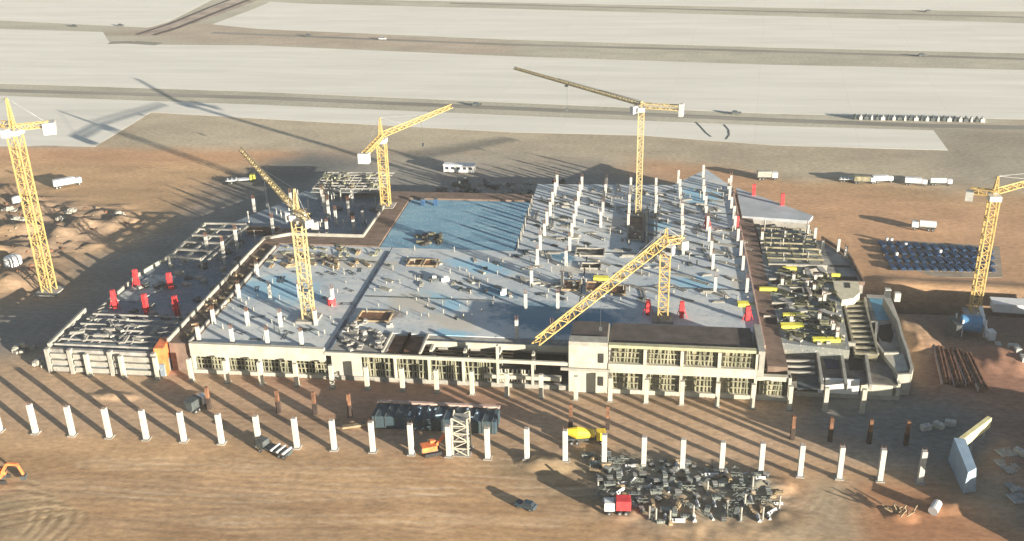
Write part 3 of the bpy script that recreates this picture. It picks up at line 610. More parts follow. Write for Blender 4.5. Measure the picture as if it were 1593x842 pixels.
# pale curved lobe
cb = MB(); cb.prism(PP([(1296, 437), (1335, 438), (1338, 455), (1328, 464), (1310, 467), (1300, 456)], 8.2), 0, 8.2); cb.build('curved_landing', mat('warm_concrete', (.50, .46, .33), .85, .1, .5), An)
MB().prism(PP([(1314, 440), (1322, 440), (1323, 448), (1315, 448)], 8.21), 8.2, 8.27).build('landing_hole', void, An)
# joisted ramp
jr = MB(); A, B, D, E_ = [Vector((*p, 0)) for p in PP([(1312, 468), (1345, 470), (1330, 548), (1366, 552)], 6)]
MB().prism([tuple(p[:2]) for p in (A, B, E_, D)], 0, 5.4).build('ramp_slab', form, An)
for k in range(11):
    t_ = k / 10; p, q = A.lerp(D, t_), B.lerp(E_, t_); jr.beam((p.x, p.y, 5.9), (q.x, q.y, 5.9), .8, .7)
jr.beam((A.x, A.y, 6.1), (D.x, D.y, 6.1), .5, .7); jr.beam((B.x, B.y, 6.1), (E_.x, E_.y, 6.1), .5, .7)
jr.build('ramp_joists', mat('beige_joists', (.27, .25, .18), .85, .3, .4), An)
# basin and curved wall
MB().prism(PP([(1348, 458), (1385, 460), (1400, 500), (1412, 578), (1372, 575), (1366, 520), (1356, 500)], 3), 0, 3).build('basin_base', greyc, An)
MB().prism(PP([(1352, 464), (1380, 466), (1390, 498), (1364, 498)], 3.1), 3.0, 3.12).build('basin_lining', poolm, An)
MB().prism(PP([(1368, 506), (1386, 504), (1390, 520), (1386, 533), (1372, 530), (1366, 520)], 3.1), 3.0, 3.1).build('basin_pit', void, An)
def wallpath(pts, z0, z1, th, name, m_, par):
    mb = MB()
    for i in range(len(pts) - 1): mb.beam((*pts[i], (z0 + z1) / 2), (*pts[i + 1], (z0 + z1) / 2), th, z1 - z0)
    return mb.build(name, m_, par)
wallpath(PP([(1376, 462), (1398, 500), (1403, 520), (1412, 545), (1419, 572), (1416, 581), (1396, 582)], 6), 0, 6, .7, 'outer_curved_wall', pale, An)
wallpath(PP([(1346, 462), (1352, 500), (1364, 500), (1362, 530), (1375, 548), (1398, 548)], 6), 0, 6, .6, 'inner_curved_wall', pale, An)
MB().prism(PP([(1375, 552), (1405, 550), (1414, 576), (1396, 578)], 5.5), 0, 5.4).build('round_landing', cream, An)
for px, py in ((1380, 462), (1395, 468)): MB().box(*G(px, py, 5), 5, 1.6, 1.4, 2.6).build('stub_wall', white, An)
# front bays and low white wall
MB().prism(PP([(1185, 532), (1322, 546), (1370, 552), (1400, 585), (1395, 600), (1215, 585), (1195, 560)], 4.2), 0, 4.2).build('front_slab', mat('front_slab_concrete', (.15, .14, .12), .85, .3, .2), An)
bb = MB()
for px in (1272, 1309, 1347): p, q = G(px, 545, 6), G(px + 8, 597, 6); bb.beam((*p, 5), (*q, 5), .7, 1.6)
p, q = G(1188, 532, 6), G(1330, 540, 6); bb.beam((*p, 6.6), (*q, 6.6), .8, 1.6)
for k in range(3): p, q = G(1190, 556 + 8 * k, 6), G(1268, 558 + 9 * k, 6); bb.beam((*p, 5.2), (*q, 5.2), .6, .5)
bb.build('bay_beams', pale, An)
MB().prism(PP([(1280, 556), (1304, 558), (1306, 574), (1286, 573)], 4.3), 4.2, 4.32).build('bay_pit', mat('deep_blue_pit', (.02, .03, .08), .6, .2, .5), An)
MB().prism(PP([(1315, 552), (1340, 553), (1344, 575), (1322, 575)], 4.3), 4.2, 4.3).build('bay_pit', void, An)
MB().prism(PP([(1238, 560), (1272, 562), (1276, 606), (1240, 606)], 4.2), 4.205, 4.33).build('glass_roof', dsteel, An)
yf, xa, xb = 230.6, G(1238, 600, 3)[0], G(1398, 600, 3)[0]
MB().bx(xa, xb, yf - .6, yf, 0, 1.2).build('front_plinth', pale, An)
MB().bx(G(1283, 600, 3)[0], G(1335, 600, 3)[0], yf - .5, yf + .1, 1.2, 5.2).build('white_wall', whitep, An)
MB().bx(G(1338, 600, 3)[0], G(1397, 600, 3)[0], yf - .4, yf + .1, 1.2, 4.0).build('white_wall', cream, An)
MB().bx(G(1273, 600, 3)[0], G(1280, 600, 3)[0], yf - .5, yf + .1, 1.2, 5.2).build('white_pier', whitep, An)
MB().bx(xb - .6, xb, yf, yf + 12, 0, 4.4).build('end_wall', cream, An)

# ---------------------------------------------------------------- rows of free standing columns in front
def row(pxs, ybase, v, h, wd, m_, name, lab, cat, grp, build):
    src = None
    for i, px in enumerate(pxs):
        x = G(px, ybase(px), 0)[0]; z = zat(x, v) - .05
        lb = lab(ORD[i])
        if src is None: src = build(x, v, z, lb); 
        else: dup(src, (x, v, z), 0, lb)
fx = [-4, 55, 113, 171, 229, 288, 347, 405, 464, 522, 582, 642, 700, 760, 821, 880, 940, 1001, 1061, 1122, 1183, 1244, 1305, 1368, 1430]
fy = lambda x: float(np.interp(x, [55, 347, 640, 882, 1122, 1305, 1428], [675, 688, 703, 715, 735, 744, 749]))
def bcol(x, y, z, lb):
    t = thing('concrete_column', (x, y, z), 0, lb, 'column', 'white columns of the front row')
    MB().box(0, 0, .3, 1.12, 1.12, 7.9).build('shaft', white, t, bevel=.06); MB().box(0, 0, -.5, 1.9, 1.9, .8).build('footing', greyc, t)
    s = MB()
    for a, c in ((-.4, -.4), (.4, -.4), (.4, .4), (-.4, .4)): s.beam((a, c, 8.2), (a, c, 8.9), .06)
    s.build('starter_bars', rust, t); return t
row(fx, fy, 195.2, 8.2, 1.3, white, '', lambda o: 'tall white column in the outermost front row, %s from the left' % o, '', '', bcol)
sx_ = [142, 195, 248, 300, 355, 408, 463, 518, 572, 627, 680, 735, 789, 842, 896, 949, 1005, 1060, 1115, 1170, 1228, 1283, 1340]
sy_ = lambda x: float(np.interp(x, [142, 572, 1005, 1228, 1340], [583, 605, 625, 640, 640]))
def bcol2(x, y, z, lb):
    t = thing('facade_column', (x, y, z), 0, lb, 'column', 'slimmer columns close to the building front')
    MB().box(0, 0, .2, 1.05, 1.05, 6.5).build('shaft', cream, t, bevel=.05); MB().box(0, 0, -.5, 1.6, 1.6, .7).build('footing', greyc, t); return t
row(sx_, sy_, 223.4, 6.6, 1.05, cream, '', lambda o: 'cream column in the row against the building front, %s from the left' % o, '', '', bcol2)
rx = [(325, 637), (435, 640), (492, 642), (547, 643), (887, 670), (945, 668), (1233, 685), (1292, 690), (1352, 690), (1411, 697)]
def bcol3(x, y, z, lb):
    t = thing('brown_column', (x, y, z), 0, lb, 'column', 'brown unfinished columns of the middle row')
    MB().box(0, 0, -.4, 1.0, 1.0, 3.6).build('casing', rustd, t); MB().box(0, 0, 3.2, .8, .8, 3.2).build('rebar_cage', rust, t); return t  # dark lower half: shade on the column foot put into its material
src = None
for i, (px, py) in enumerate(rx):
    x, _ = G(px, py); lb = 'dark brown unfinished column in the middle row, %s from the left' % ORD[i]; z = zat(x, 210.2) - .05
    if src is None: src = bcol3(x, 210.2, z, lb)
    else: dup(src, (x, 210.2, z), 0, lb)

# ---------------------------------------------------------------- tower cranes
def crane(base, z0, h, tip, ctip, label, m_, wd=2.2, apex=6, cross=True, jz=0, drop=0, cw=(3.2, 2.0, 3.4), jw=1.7):
    """base (x,y); tip, ctip: plan points of the jib end and the counter jib end"""
    bx_, by_ = base; t = thing('tower_crane', (bx_, by_, z0), 0, label, 'tower crane', 'yellow tower cranes over the site')
    MB().lattice((0, 0, 0), (0, 0, h), wd, .34, .17, wd * 1.1).build('mast', m_, t)
    MB().box(0, 0, -.3, wd * 2.2, wd * 2.2, 1.0).build('base_block', greyc, t)
    top = MB(); top.box(0, 0, h, wd * 1.3, wd * 1.3, 1.4); top.build('slewing_ring', whitep, t)
    J = Vector((tip[0] - bx_, tip[1] - by_, h + 2.2 + jz)); K = Vector((ctip[0] - bx_, ctip[1] - by_, h + 2.0)); O = Vector((0, 0, h + 2.0)); A_ = Vector((0, 0, h + 2 + apex))
    jd = J.copy(); jd.z = 0; jd.normalize()
    MB().lattice(O + jd * .8, J, jw, .24, .13, jw * 1.2, tri=True, w2=jw * .7).build('jib', m_, t)
    MB().lattice(O, K, 1.5, .26, .14, 1.6).build('counter_jib', m_, t)
    if apex: MB().lattice(O, A_, 1.3, .2, .12, 1.4, w2=.3).build('apex', m_, t)
    tie = MB()
    if apex:
        tie.beam(A_, O.lerp(J, .62) + Vector((0, 0, 1.2)), .1); tie.beam(A_, O.lerp(J, .3) + Vector((0, 0, 1.2)), .1); tie.beam(A_, K, .1); tie.build('tie_bars', steel, t)
    kd = K.copy(); kd.z = 0; kd.normalize(); ang = math.atan2(kd.y, kd.x)
    MB().box(K.x, K.y, K.z - 2.8, cw[1], cw[0], cw[2], ang).build('counterweight', counter, t)
    side = Vector((-jd.y, jd.x, 0)) * 1.9 + jd * 1.5; cb_ = MB().box(side.x, side.y, h - .6, 1.6, 2.2, 2.4, math.atan2(jd.y, jd.x)).build('cab', whitep, t)
    MB().box(side.x + jd.x * 1.1, side.y + jd.y * 1.1, h + .3, .3, 1.4, 1.2, math.atan2(jd.y, jd.x)).build('cab_window', glass, cb_)
    tr_ = O.lerp(J, .55); MB().box(tr_.x, tr_.y, tr_.z - .9, 1.4, 1.4, .5, ang).build('trolley', steel, t)
    hk = MB(); hk.beam((tr_.x, tr_.y, tr_.z - .9), (tr_.x, tr_.y, tr_.z - 9), .08); hk.box(tr_.x, tr_.y, tr_.z - 10, .7, .7, 1.1); hk.build('hook', dsteel, t)
    return t
b = G(78, 455); crane(b, 0, 52, (b[0] - 45, b[1] + 12), G(76, 193, 54), 'tall yellow tower crane at the left edge beyond the west wing', craney, 3.2, 9, cw=(4.5, 3.5, 3.5), jw=2)
b = G(481, 497, DZ); crane(b, DZ, 30, G(371, 206, 46), G(478, 338, 40), 'yellow tower crane on the west deck, jib pointing away to the left', cranep, 2.7, 6.5, cw=(2.4, 1.6, 2), jw=1.8)
b = G(601, 322, DZ); crane(b, DZ, 24, G(702, 160, 36), G(566, 241, 34), 'orange yellow tower crane at the brown walk, white counterweight at its left', craney, 2.8, 7, cw=(3.6, 2.4, 3.4), jw=1.9)
b = G(993, 336, DZ); crane(b, DZ, 37, G(800, 108, 47), G(1060, 168, 47), 'thin yellow tower crane at the back with long faint jib to the left', cranep, 1.8, 1.5, cw=(2.0, 1.4, 4.2), jw=1.2)
b = G(1031, 497, DZ); crane(b, DZ, 21, G(833, 550, 29), G(1063, 372, 31), 'yellow tower crane whose long lattice jib crosses the blue shaded deck', craney, 2.6, 4, cw=(2.6, 2.0, 2.4), jw=2.6)
b = G(1515, 488); crane(b, 0, 35, (b[0] + 40, b[1] + 30), (b[0] - 6, b[1] + 2), 'yellow tower crane at the right edge beside the dark bar storage yard', craney, 2.4, 5, cw=(2.6, 2, 2.6), jw=1.6)

# ---------------------------------------------------------------- vehicles and machines
def wheels(t, pts, r, wd=.5):
    for x, y in pts:
        wh = MB().tube((x, y - wd / 2, r), (x, y + wd / 2, r), r, n=14).build('wheel', rubber, t); MB().tube((x, y - wd / 2 - .03, r), (x, y + wd / 2 + .03, r), r * .5, n=10).build('rim', steel, wh)
def truck(pos, rz, label, cabm, bedm, kind='dump', L=8, grp=None, cat='truck'):
    t = thing('truck', pos, rz, label, cat, grp)
    ch = MB(); ch.box(0, 0, .8, L, 1.4, .5); ch.build('chassis', dsteel, t)
    c = MB(); c.prism([(L / 2 - 2.2, -1.2), (L / 2, -1.15), (L / 2, 1.15), (L / 2 - 2.2, 1.2)], 1.0, 3.0); c = c.build('cab', cabm, t, bevel=.12)
    MB().bx(L / 2 - .02, L / 2 + .05, -1, 1, 1.9, 2.8).build('windscreen', glass, c)
    if kind == 'dump':
        d = MB(); x0, x1 = -L / 2, L / 2 - 2.5; d.bx(x0, x1, -1.3, 1.3, 1.3, 1.5); d.bx(x0, x1, -1.3, -1.15, 1.5, 2.9); d.bx(x0, x1, 1.15, 1.3, 1.5, 2.9); d.bx(x1 - .15, x1, -1.15, 1.15, 1.5, 3.1); d.bx(x0, x0 + .15, -1.15, 1.15, 1.5, 2.6); d.build('tipper_body', bedm, t)
        MB().dome((x0 + x1) / 2, 0, 2.2, (x1 - x0) / 2 - .3, 1.1, .9).build('load', rust, t)
    elif kind == 'tank':
        MB().tube((-L / 2, 0, 2.3), (L / 2 - 2.6, 0, 2.3), 1.2, n=16).build('tank', bedm, t)
    elif kind == 'box':
        MB().bx(-L / 2, L / 2 - 2.5, -1.3, 1.3, 1.3, 3.6).build('cargo_box', bedm, t, bevel=.06)
    elif kind == 'flat':
        MB().bx(-L / 2, L / 2 - 2.5, -1.3, 1.3, 1.3, 1.6).build('flatbed', bedm, t)
        for k in range(3): MB().bx(-L / 2 + .6 + k * 1.7, -L / 2 + 1.0 + k * 1.7, -1.6, 1.6, 1.6, 2.0).build('beam', whitep, t)
    elif kind == 'mixer':
        d = MB(); d.tube((-L / 2 - .2, 0, 3.1), (-L / 2 + 2.2, 0, 2.7), .7, 1.5, 16); d.tube((-L / 2 + 2.2, 0, 2.7), (L / 2 - 2.6, 0, 2.2), 1.5, .9, 16); d.build('drum', bedm, t)
    wheels(t, [(L / 2 - 1.1, -1.1), (L / 2 - 1.1, 1.1), (-L / 2 + 1, -1.1), (-L / 2 + 1, 1.1), (-L / 2 + 2.3, -1.1), (-L / 2 + 2.3, 1.1)], .52)
    return t
def excavator(pos, rz, label, m_, reach=1.0, grp=None):
    t = thing('excavator', pos, rz, label, 'excavator', grp)
    for s_ in (-1, 1):
        MB().box(0, s_ * 1.25, 0, 4.2, .6, .9).build('track', rubber, t, bevel=.3)
    MB().box(-.2, 0, .9, 3.2, 1.6, .4).build('undercarriage', dsteel, t)
    MB().box(-.7, 0, 1.3, 3.6, 2.6, 1.3).build('body', m_, t, bevel=.15)
    c = MB().box(.6, .75, 1.3, 1.6, 1.0, 1.9).build('cab', m_, t, bevel=.1); MB().box(1.42, .75, 2.0, .06, .85, 1.0).build('cab_window', glass, c)
    MB().box(-2.3, 0, 1.4, .9, 2.5, 1.0).build('counterweight', dsteel, t, bevel=.15)
    b_ = MB(); b_.beam((.6, -.2, 1.8), (2.6 * reach, -.2, 4.6), .55, .6); b_.beam((2.6 * reach, -.2, 4.6), (4.8 * reach, -.2, 4.3), .5, .55); b_.build('boom', m_, t)
    MB().beam((4.8 * reach, -.2, 4.4), (5.6 * reach, -.2, 1.6), .4, .45).build('arm', m_, t)
    MB().prism([(5.1 * reach, -.9), (6.1 * reach, -.9), (6.1 * reach, .5), (5.1 * reach, .5)], .5, 1.5).build('bucket', dsteel, t)
    return t
def car(pos, rz, label, m_, grp=None, cat='car', L=4.6, hh=1.7):
    t = thing('parked_car', pos, rz, label, cat, grp)
    MB().box(0, 0, .35, L, 1.85, .75).build('body', m_, t, bevel=.15)
    MB().add([(-L * .42, -.8, 1.1), (L * .22, -.8, 1.1), (L * .22, .8, 1.1), (-L * .42, .8, 1.1), (-L * .34, -.65, hh), (L * .06, -.65, hh), (L * .06, .65, hh), (-L * .34, .65, hh)], [(3, 2, 1, 0), (4, 5, 6, 7), (0, 1, 5, 4), (1, 2, 6, 5), (2, 3, 7, 6), (3, 0, 4, 7)]).build('glasshouse', glass, t)
    MB().box(-L * .14, 0, hh, L * .4, 1.3, .06).build('roof', m_, t)
    wheels(t, [(L * .3, -.85), (L * .3, .85), (-L * .3, -.85), (-L * .3, .85)], .34, .25); return t
excavator(GZ(672, 706), R(25), 'orange red excavator with raised boom left of the scaffold tower', orange, 1.25)
excavator(GZ(0, 748), R(10), 'orange excavator half cut by the left edge of the foreground', orange)
truck(GZ(308, 636), R(70), 'white truck between the front and second column rows, far left', whitep, dsteel, 'box', 6)
truck(GZ(428, 706), R(160), 'dark flatbed truck carrying white beams at the front columns', dsteel, dsteel, 'flat', 9)
truck(GZ(960, 797), R(185), 'small red truck with white cab at the yard corner', whitep, red, 'box', 5.6)
truck(GZ(912, 688), R(8), 'yellow concrete mixer truck between two front row columns', yellow, yellow, 'mixer', 9)
car(GZ(818, 790), R(160), 'lone dark green car on the open foreground dirt', tarp)
truck(GZ(106, 290), R(40), 'white box truck on the tan ground beyond the left crane', whitep, whitep, 'box', 11)
truck(GZ(375, 284), R(20), 'yellow and white truck in the dark ground behind the wing', lemon, whitep, 'flat', 12)
truck(GZ(1436, 358), R(170), 'white tank truck alone above the bar storage yard', whitep, whitep, 'tank', 8)
for i, (px, py, k, l) in enumerate(((1322, 283, 'flat', 'first'), (1344, 285, 'box', 'second'), (1372, 284, 'box', 'third'), (1424, 288, 'box', 'fourth'), (1463, 288, 'tank', 'fifth'))):
    truck(GZ(px, py), R(-8 + 10 * (i % 3)), 'pale truck in the line at the khaki edge, %s from the left' % l, whitep, whitep if i != 1 else form, k, 10, 'trucks lined up at the khaki edge').scale = (.82, .82, .82)
truck(GZ(1193, 279), R(5), 'pale truck parked beyond the pale corner deck', whitep, pale, 'box', 8)
for i, (px, py, lab) in enumerate(((116, 42, 'tiny dark car at the far left haul track'), (188, 41, 'tiny dark car left of the trench end'), (595, 62, 'tiny white car on the upper haul track'), (480, 57, 'tiny dark car on the upper track left of a white one'), (742, 165, 'dark car on the lower haul track near the crane jib tip'), (1145, 178, 'dark car right of the thin crane counterweight'), (1435, 88, 'tiny dark car on the upper right haul track'), (1445, 19, 'tiny dark car on the farthest band'))):
    car((*G(px, py), .07), R(-10 + 3 * i), lab, whitep if 'white car' in lab else dsteel, 'cars on the haul tracks', L=5)
# white bus like site office
t = thing('site_office', (*G(715, 268), 0), R(-2), 'long white site office with dark windows behind the blue deck', 'site office')
MB().box(0, 0, .4, 13, 3, 3).build('cabin', whitep, t, bevel=.08); MB().box(0, 0, 3.4, 13.4, 3.4, .25).build('roof', whitep, t)
for k in range(5): MB().box(-5 + k * 2.5, -1.53, 1.6, 1.4, .08, 1.1).build('window', glass, t)
# concrete stack on the apron (rests left)
t = thing('water_tank', (*G(22, 415), zat(*G(22, 415))), 0, 'round white tank on the dirt at the far left', 'tank')
MB().tube((0, 0, 0), (0, 0, 3.2), 2.8, n=20).build('shell', whitep, t); MB().dome(0, 0, 3.2, 2.7, 2.7, .7, 20).build('roof', whitep, t)
t = thing('water_tank', (*G(28, 318), zat(*G(28, 318))), 0, 'small round white tank left of the tall crane mast', 'tank')
MB().tube((0, 0, 0), (0, 0, 2.8), 2.0, n=20).build('shell', whitep, t); MB().dome(0, 0, 2.8, 1.9, 1.9, .6, 20).build('roof', whitep, t)
for i, (px, py, s_, lab) in enumerate(((15, 330, 1.3, 'grey rubble heap of broken concrete below the small tank'), (25, 345, 1.2, 'pale rubble heap left of the mast foot'), (112, 333, 1, 'pale boulder pile in the western debris'), (185, 339, 1.3, 'flat pale rock slab at the end of the debris'), (95, 345, .8, 'small pale rock pile right of the mast'), (38, 545, 1.3, 'pale rubble heap at the dark ground on the left'), (62, 568, 1, 'small white rubble heap left of the louvred front'), (1588, 480, .6, 'small rubble heap by the white shed'))):
    mb = MB()
    for k in range(14):
        a = random.uniform(0, 6.28); r = random.uniform(0, 2.4) * s_; z = max(0, 1.1 * s_ - r * .5); mb.box(r * math.cos(a), r * math.sin(a) * .7, z - .6, random.uniform(.8, 2) * s_, random.uniform(.7, 1.4) * s_, random.uniform(.7, 1.3), a)
    o = mb.build('rubble_heap', pale, loc=(*G(px, py), zat(*G(px, py)) + .5)); tag(o, lab, 'rubble', 'rubble heaps around the site')
# long dark tarpaulin covered store
x0, y0 = G(578, 668); x1, y1 = G(772, 678); t = thing('covered_store', ((x0 + x1) / 2, 208.5, 0), 0, 'long dark green covered store with tan roof edge behind the front columns', 'shed'); Lc = x1 - x0
MB().box(0, 0, 0, Lc, 6.5, 3.4).build('cover', tarp, t, bevel=.25)
mb = MB()
for k in range(13): xx = -Lc / 2 + 1 + k * (Lc - 2) / 12; mb.beam((xx, -3.3, .2), (xx, -3.3, 3.5), .16); mb.beam((xx, -3.3, 3.5), (xx + .4, 3.2, 3.6), .18)
mb.build('frame_ribs', dsteel, t)
mb = MB(); mb.beam((-Lc / 2, 3.3, 3.7), (Lc / 2, 3.3, 3.7), .9, .5); mb.build('roof_edge', pink, t)
mb = MB()
for k in range(9): a = random.uniform(-Lc / 2 + 1, Lc / 2 - 1); mb.box(a, random.uniform(-2.4, 2), 3.41, random.uniform(.5, 1.8), .4, .3, random.uniform(0, 3))
mb.build('roof_scraps', bluec, t)
o = MB().beam((0, 0, .5), (9, 2.6, .9), 1.2, .5).beam((0, .4, .3), (8, 3.8, .4), .7, .5).beam((8, 2, .5), (10, 5, 1.6), .8, .6).build('timber_planks', timber, loc=(*G(533, 668), .1)); tag(o, 'long pale planks lying left of the dark covered store', 'planks')
# scaffold stair tower
xx, yy = G(712, 712); t = thing('scaffold_tower', (xx + .6, 197.4, 0), 0, 'beige scaffold stair tower standing right behind a front column', 'scaffold tower')
mb = MB(); mb.lattice((0, 0, 0), (0, 0, 10), 3.6, .3, .2, 2.0); mb.build('frame', cream, t)
for k in range(5): mb = MB(); mb.box(0, 0, 1.9 * k + 1.6, 3.3, 3.3, .15); mb.beam((-1.4, -.9 + .0 * k, 1.9 * k), (1.4, -.9, 1.9 * k + 1.7), .7, .15); mb.build('stair_flight', pale, t)
MB().box(0, 0, -.3, 4.6, 4.6, .5).build('base_plate', greyc, t)
# hopper wall, right: shaded face painted blue grey, sunlit side painted yellow
t = thing('concrete_hopper', (*G(1500, 712), -.2), 0, 'big leaning hopper wall, shaded side blue grey, sunlit cheek yellow, right foreground', 'hopper')
bx0, by0 = G(1500, 712); rel = lambda p, z: (G(*p, z)[0] - bx0, G(*p, z)[1] - by0, z + .2)
p = [rel((1475, 716), .0), rel((1498, 768), .0), rel((1518, 765), .0), rel((1500, 705), .0), rel((1484, 681), 8), rel((1506, 735), 8.0), rel((1519, 728), 8.0), rel((1502, 683), 8.0)]
MB().add(p, [(3, 2, 1, 0), (4, 5, 6, 7), (0, 1, 5, 4), (1, 2, 6, 5), (2, 3, 7, 6), (3, 0, 4, 7)]).build('wall', bluec, t)
q0, q1 = rel((1492, 683), 8), rel((1540, 648), 8)
mb = MB(); mb.beam((q0[0], q0[1], 6.6), (q1[0], q1[1], 6.8), 1.0, 2.6); mb.build('cheek_wall', mat('sunlit_yellow', (.62, .55, .28), .7, .1, .5), t)
for k in (0.1, .5, .9): c_ = Vector(q0).lerp(Vector(q1), k); MB().beam((c_.x, c_.y, 0), (c_.x, c_.y, 6), .4).build('leg', steel, t)
# plant by the right crane
t = thing('batching_plant', (*G(1506, 518), 0), R(10), 'dark blue batching silo with white frame at the right crane foot', 'batching plant')
MB().tube((-2.5, 0, 3.4), (2.4, -1.5, 3.4), 2.4, n=18).build('silo', blue, t)
for a, b_ in ((-3, -2), (3, -3), (3, 2), (-3, 2)): MB().beam((a, b_, 0), (a, b_, 5.2), .4).build('leg', whitep, t)
mb = MB(); mb.beam((3, -5, 1), (4.5, 4, 6), .9, .8); mb.box(4.2, -4, 0, 2, 2.4, 2.6); mb.build('conveyor', whitep, t)
MB().box(-4.3, 0, 0, 1.6, 6, 4).build('control_cabin', dsteel, t)
# white shed at the right
t = thing('long_shed', (G(1588, 484)[0] + 4, G(1588, 484)[1], 0), R(-4), 'long low white roofed shed cut by the right edge', 'shed')
MB().box(0, 0, 0, 24, 4.4, 2.4).build('walls', whitep, t); MB().box(0, 0, 2.4, 24.6, 5, .35).build('roof', whitep, t)
# small bright thing and wreck in the red soil
t = thing('cement_silo', (*G(1454, 796), zat(*G(1454, 796))), R(60), 'small white tipped silo casting a shadow on the red soil', 'silo')
MB().tube((-1.6, 0, 1.0), (1.6, 0, 1.2), 1.0, .9, 14).build('shell', whitep, t); MB().box(0, 0, 0, 2.4, 1.4, .5).build('cradle', steel, t)
mb = MB()
for k in range(16): a = random.uniform(0, 3.14); x, y = random.uniform(-2.6, 2.6), random.uniform(-1.6, 1.6); mb.beam((x, y, random.uniform(.1, .5)), (x + math.cos(a) * 1.6, y + math.sin(a) * 1.6, random.uniform(.4, 1.6)), .22)
TODO_T = mb
for k, (p0, p1) in enumerate((((1461, 545), (1474, 602)), ((1475, 547), (1493, 604)), ((1489, 550), (1511, 602)), ((1504, 556), (1530, 612)))):
    a_, b_ = Vector(GZ(*p0)), Vector(GZ(*p1)); t = thing('long_stack', a_, 0, 'long brown bar stack on the red soil east of the annex, %s from left' % ORD[k], 'stack', 'long brown stacks east of the annex')
    d_ = b_ - a_; q = MB()
    for j in range(7): q.beam((-.9 + j * .3, 0, .5 + .3 * (j % 3)), (d_.x - .9 + j * .3, d_.y, .6 + .3 * (j % 3)), .32)
    q.build('bars', rust, t); q = MB(); q.beam((-1.4, .3, .35), (d_.x - 1.4, d_.y, .35), .35, .9); q.build('side_board', pink, t)
mb = TODO_T
tag(mb.build('scrap_heap', timber, loc=GZ(1402, 803)), 'tangled timber scrap heap on the red soil, lower right', 'scrap heap')

# air
hm = bpy.data.materials.new('haze'); hm.use_nodes = True; hn = hm.node_tree.nodes; hn.remove(hn['Principled BSDF']); pv = hn.new('ShaderNodeVolumePrincipled'); pv.inputs['Color'].default_value = (.96, .94, .90, 1); pv.inputs['Density'].default_value = .00010
hm.node_tree.links.new(pv.outputs[0], hn['Material Output'].inputs['Volume'])
tag(MB().bx(-1400, 1400, -400, 1900, -3, 150).build('haze', hm), kind='stuff')
# ---------------------------------------------------------------- stacks and materials
def proto(name, parts, label, cat, grp):
    t = thing(name, (0, 0, 0), 0, label, cat, grp)
    for pn, mb, m_ in parts:
        for q in (mb if isinstance(mb, list) else [mb]): q.build(pn, m_, t)
    return t
def scatter(t, pts, zf=None, lab=None):
    base = t['label']; A_ = [t]
    for i, (x, y, z, rz, s_) in enumerate(pts):
        if i == 0: t.location = (x, y, z); t.rotation_euler.z = rz; t.scale = (s_, s_, s_)
        else: A_.append(dup(t, (x, y, z), rz, None, (s_, s_, s_)))
    relabel(A_, base)
def inside(p, poly):
    x, y = p; c = False; n = len(poly)
    for i in range(n):
        a, b_ = poly[i], poly[(i + 1) % n]
        if (a[1] > y) != (b_[1] > y) and x < (b_[0] - a[0]) * (y - a[1]) / (b_[1] - a[1]) + a[0]: c = not c
    return c
def rnd(poly, n, dmin=2.2, taken=None, rr=(0, 3.14)):
    out = []; taken = taken if taken is not None else []
    xa, xb = min(p[0] for p in poly), max(p[0] for p in poly); ya, yb = min(p[1] for p in poly), max(p[1] for p in poly); k = 0
    while len(out) < n and k < 9000:
        k += 1; x, y = random.uniform(xa, xb), random.uniform(ya, yb)
        if inside((x, y), poly) and all((x - a) ** 2 + (y - b_) ** 2 > dmin ** 2 for a, b_ in taken): out.append((x, y, random.uniform(*rr))); taken.append((x, y))
    return out
YARD = PXP([(912, 708), (1005, 716), (1110, 728), (1190, 742), (1215, 775), (1205, 808), (1020, 815), (985, 790), (940, 780)]); tk = [tuple(G(962, 798)), (G(985, 798))]
def panels():
    mb = MB()
    for k in range(5): mb.box(random.uniform(-.1, .1), random.uniform(-.1, .1), k * .28, 3.6, 1.5, .2, random.uniform(-.04, .04))
    return mb
kinds = [
 (proto('formwork_stack', [('panels', panels(), scaf), ('strap', [MB().box(-1, 0, 0, .12, 1.6, 1.42), MB().box(1, 0, 0, .12, 1.6, 1.42)], steel)], 'dark stack of steel formwork panels in the front yard', 'panel stack', 'dark panel stacks in the front yard'), 34),
 (proto('frame_rack', [('frame', MB().lattice((-1.8, 0, .8), (1.8, 0, .8), 1.5, .14, .09, 1.2), scaf), ('skid', [MB().box(0, -.5, 0, 3.4, .2, .15), MB().box(0, .5, 0, 3.4, .2, .15)], timber)], 'open grey steel frame rack in the front yard', 'frame rack', 'grey frame racks in the front yard'), 24),
 (proto('grey_crate', [('box', MB().box(0, 0, .15, 2.0, 1.5, 1.3), dsteel), ('lid', MB().box(0, 0, 1.45, 2.2, 1.7, .12), greyc), ('skid', [MB().box(0, -.5, 0, 2.0, .2, .15), MB().box(0, .5, 0, 2.0, .2, .15)], timber)], 'closed grey steel crate in the front yard', 'crate', 'grey crates in the front yard'), 24),
 (proto('timber_stack', [('boards', [MB().box(0, 0, .1, 3.2, 1.2, .9), MB().box(.2, .1, 1.0, 2.8, .8, .4, .1)], timber), ('bearer', [MB().box(-1, 0, 0, .2, 1.4, .1), MB().box(1, 0, 0, .2, 1.4, .1)], rustd)], 'pale board stack in the front yard', 'timber stack', 'board stacks in the front yard'), 20),
 (proto('pipe_bundle', [('pipes', MB().tube((-2, -.4, .3), (2, -.4, .3), .3).tube((-2, .3, .3), (2, .3, .3), .3).tube((-2, -.05, .85), (2, -.05, .85), .3), whitep), ('ties', MB().box(-1, -.05, 0, .1, 1.4, 1.2), dsteel)], 'bundle of three white pipes in the front yard', 'pipe bundle', 'white pipe bundles in the front yard'), 20),
]
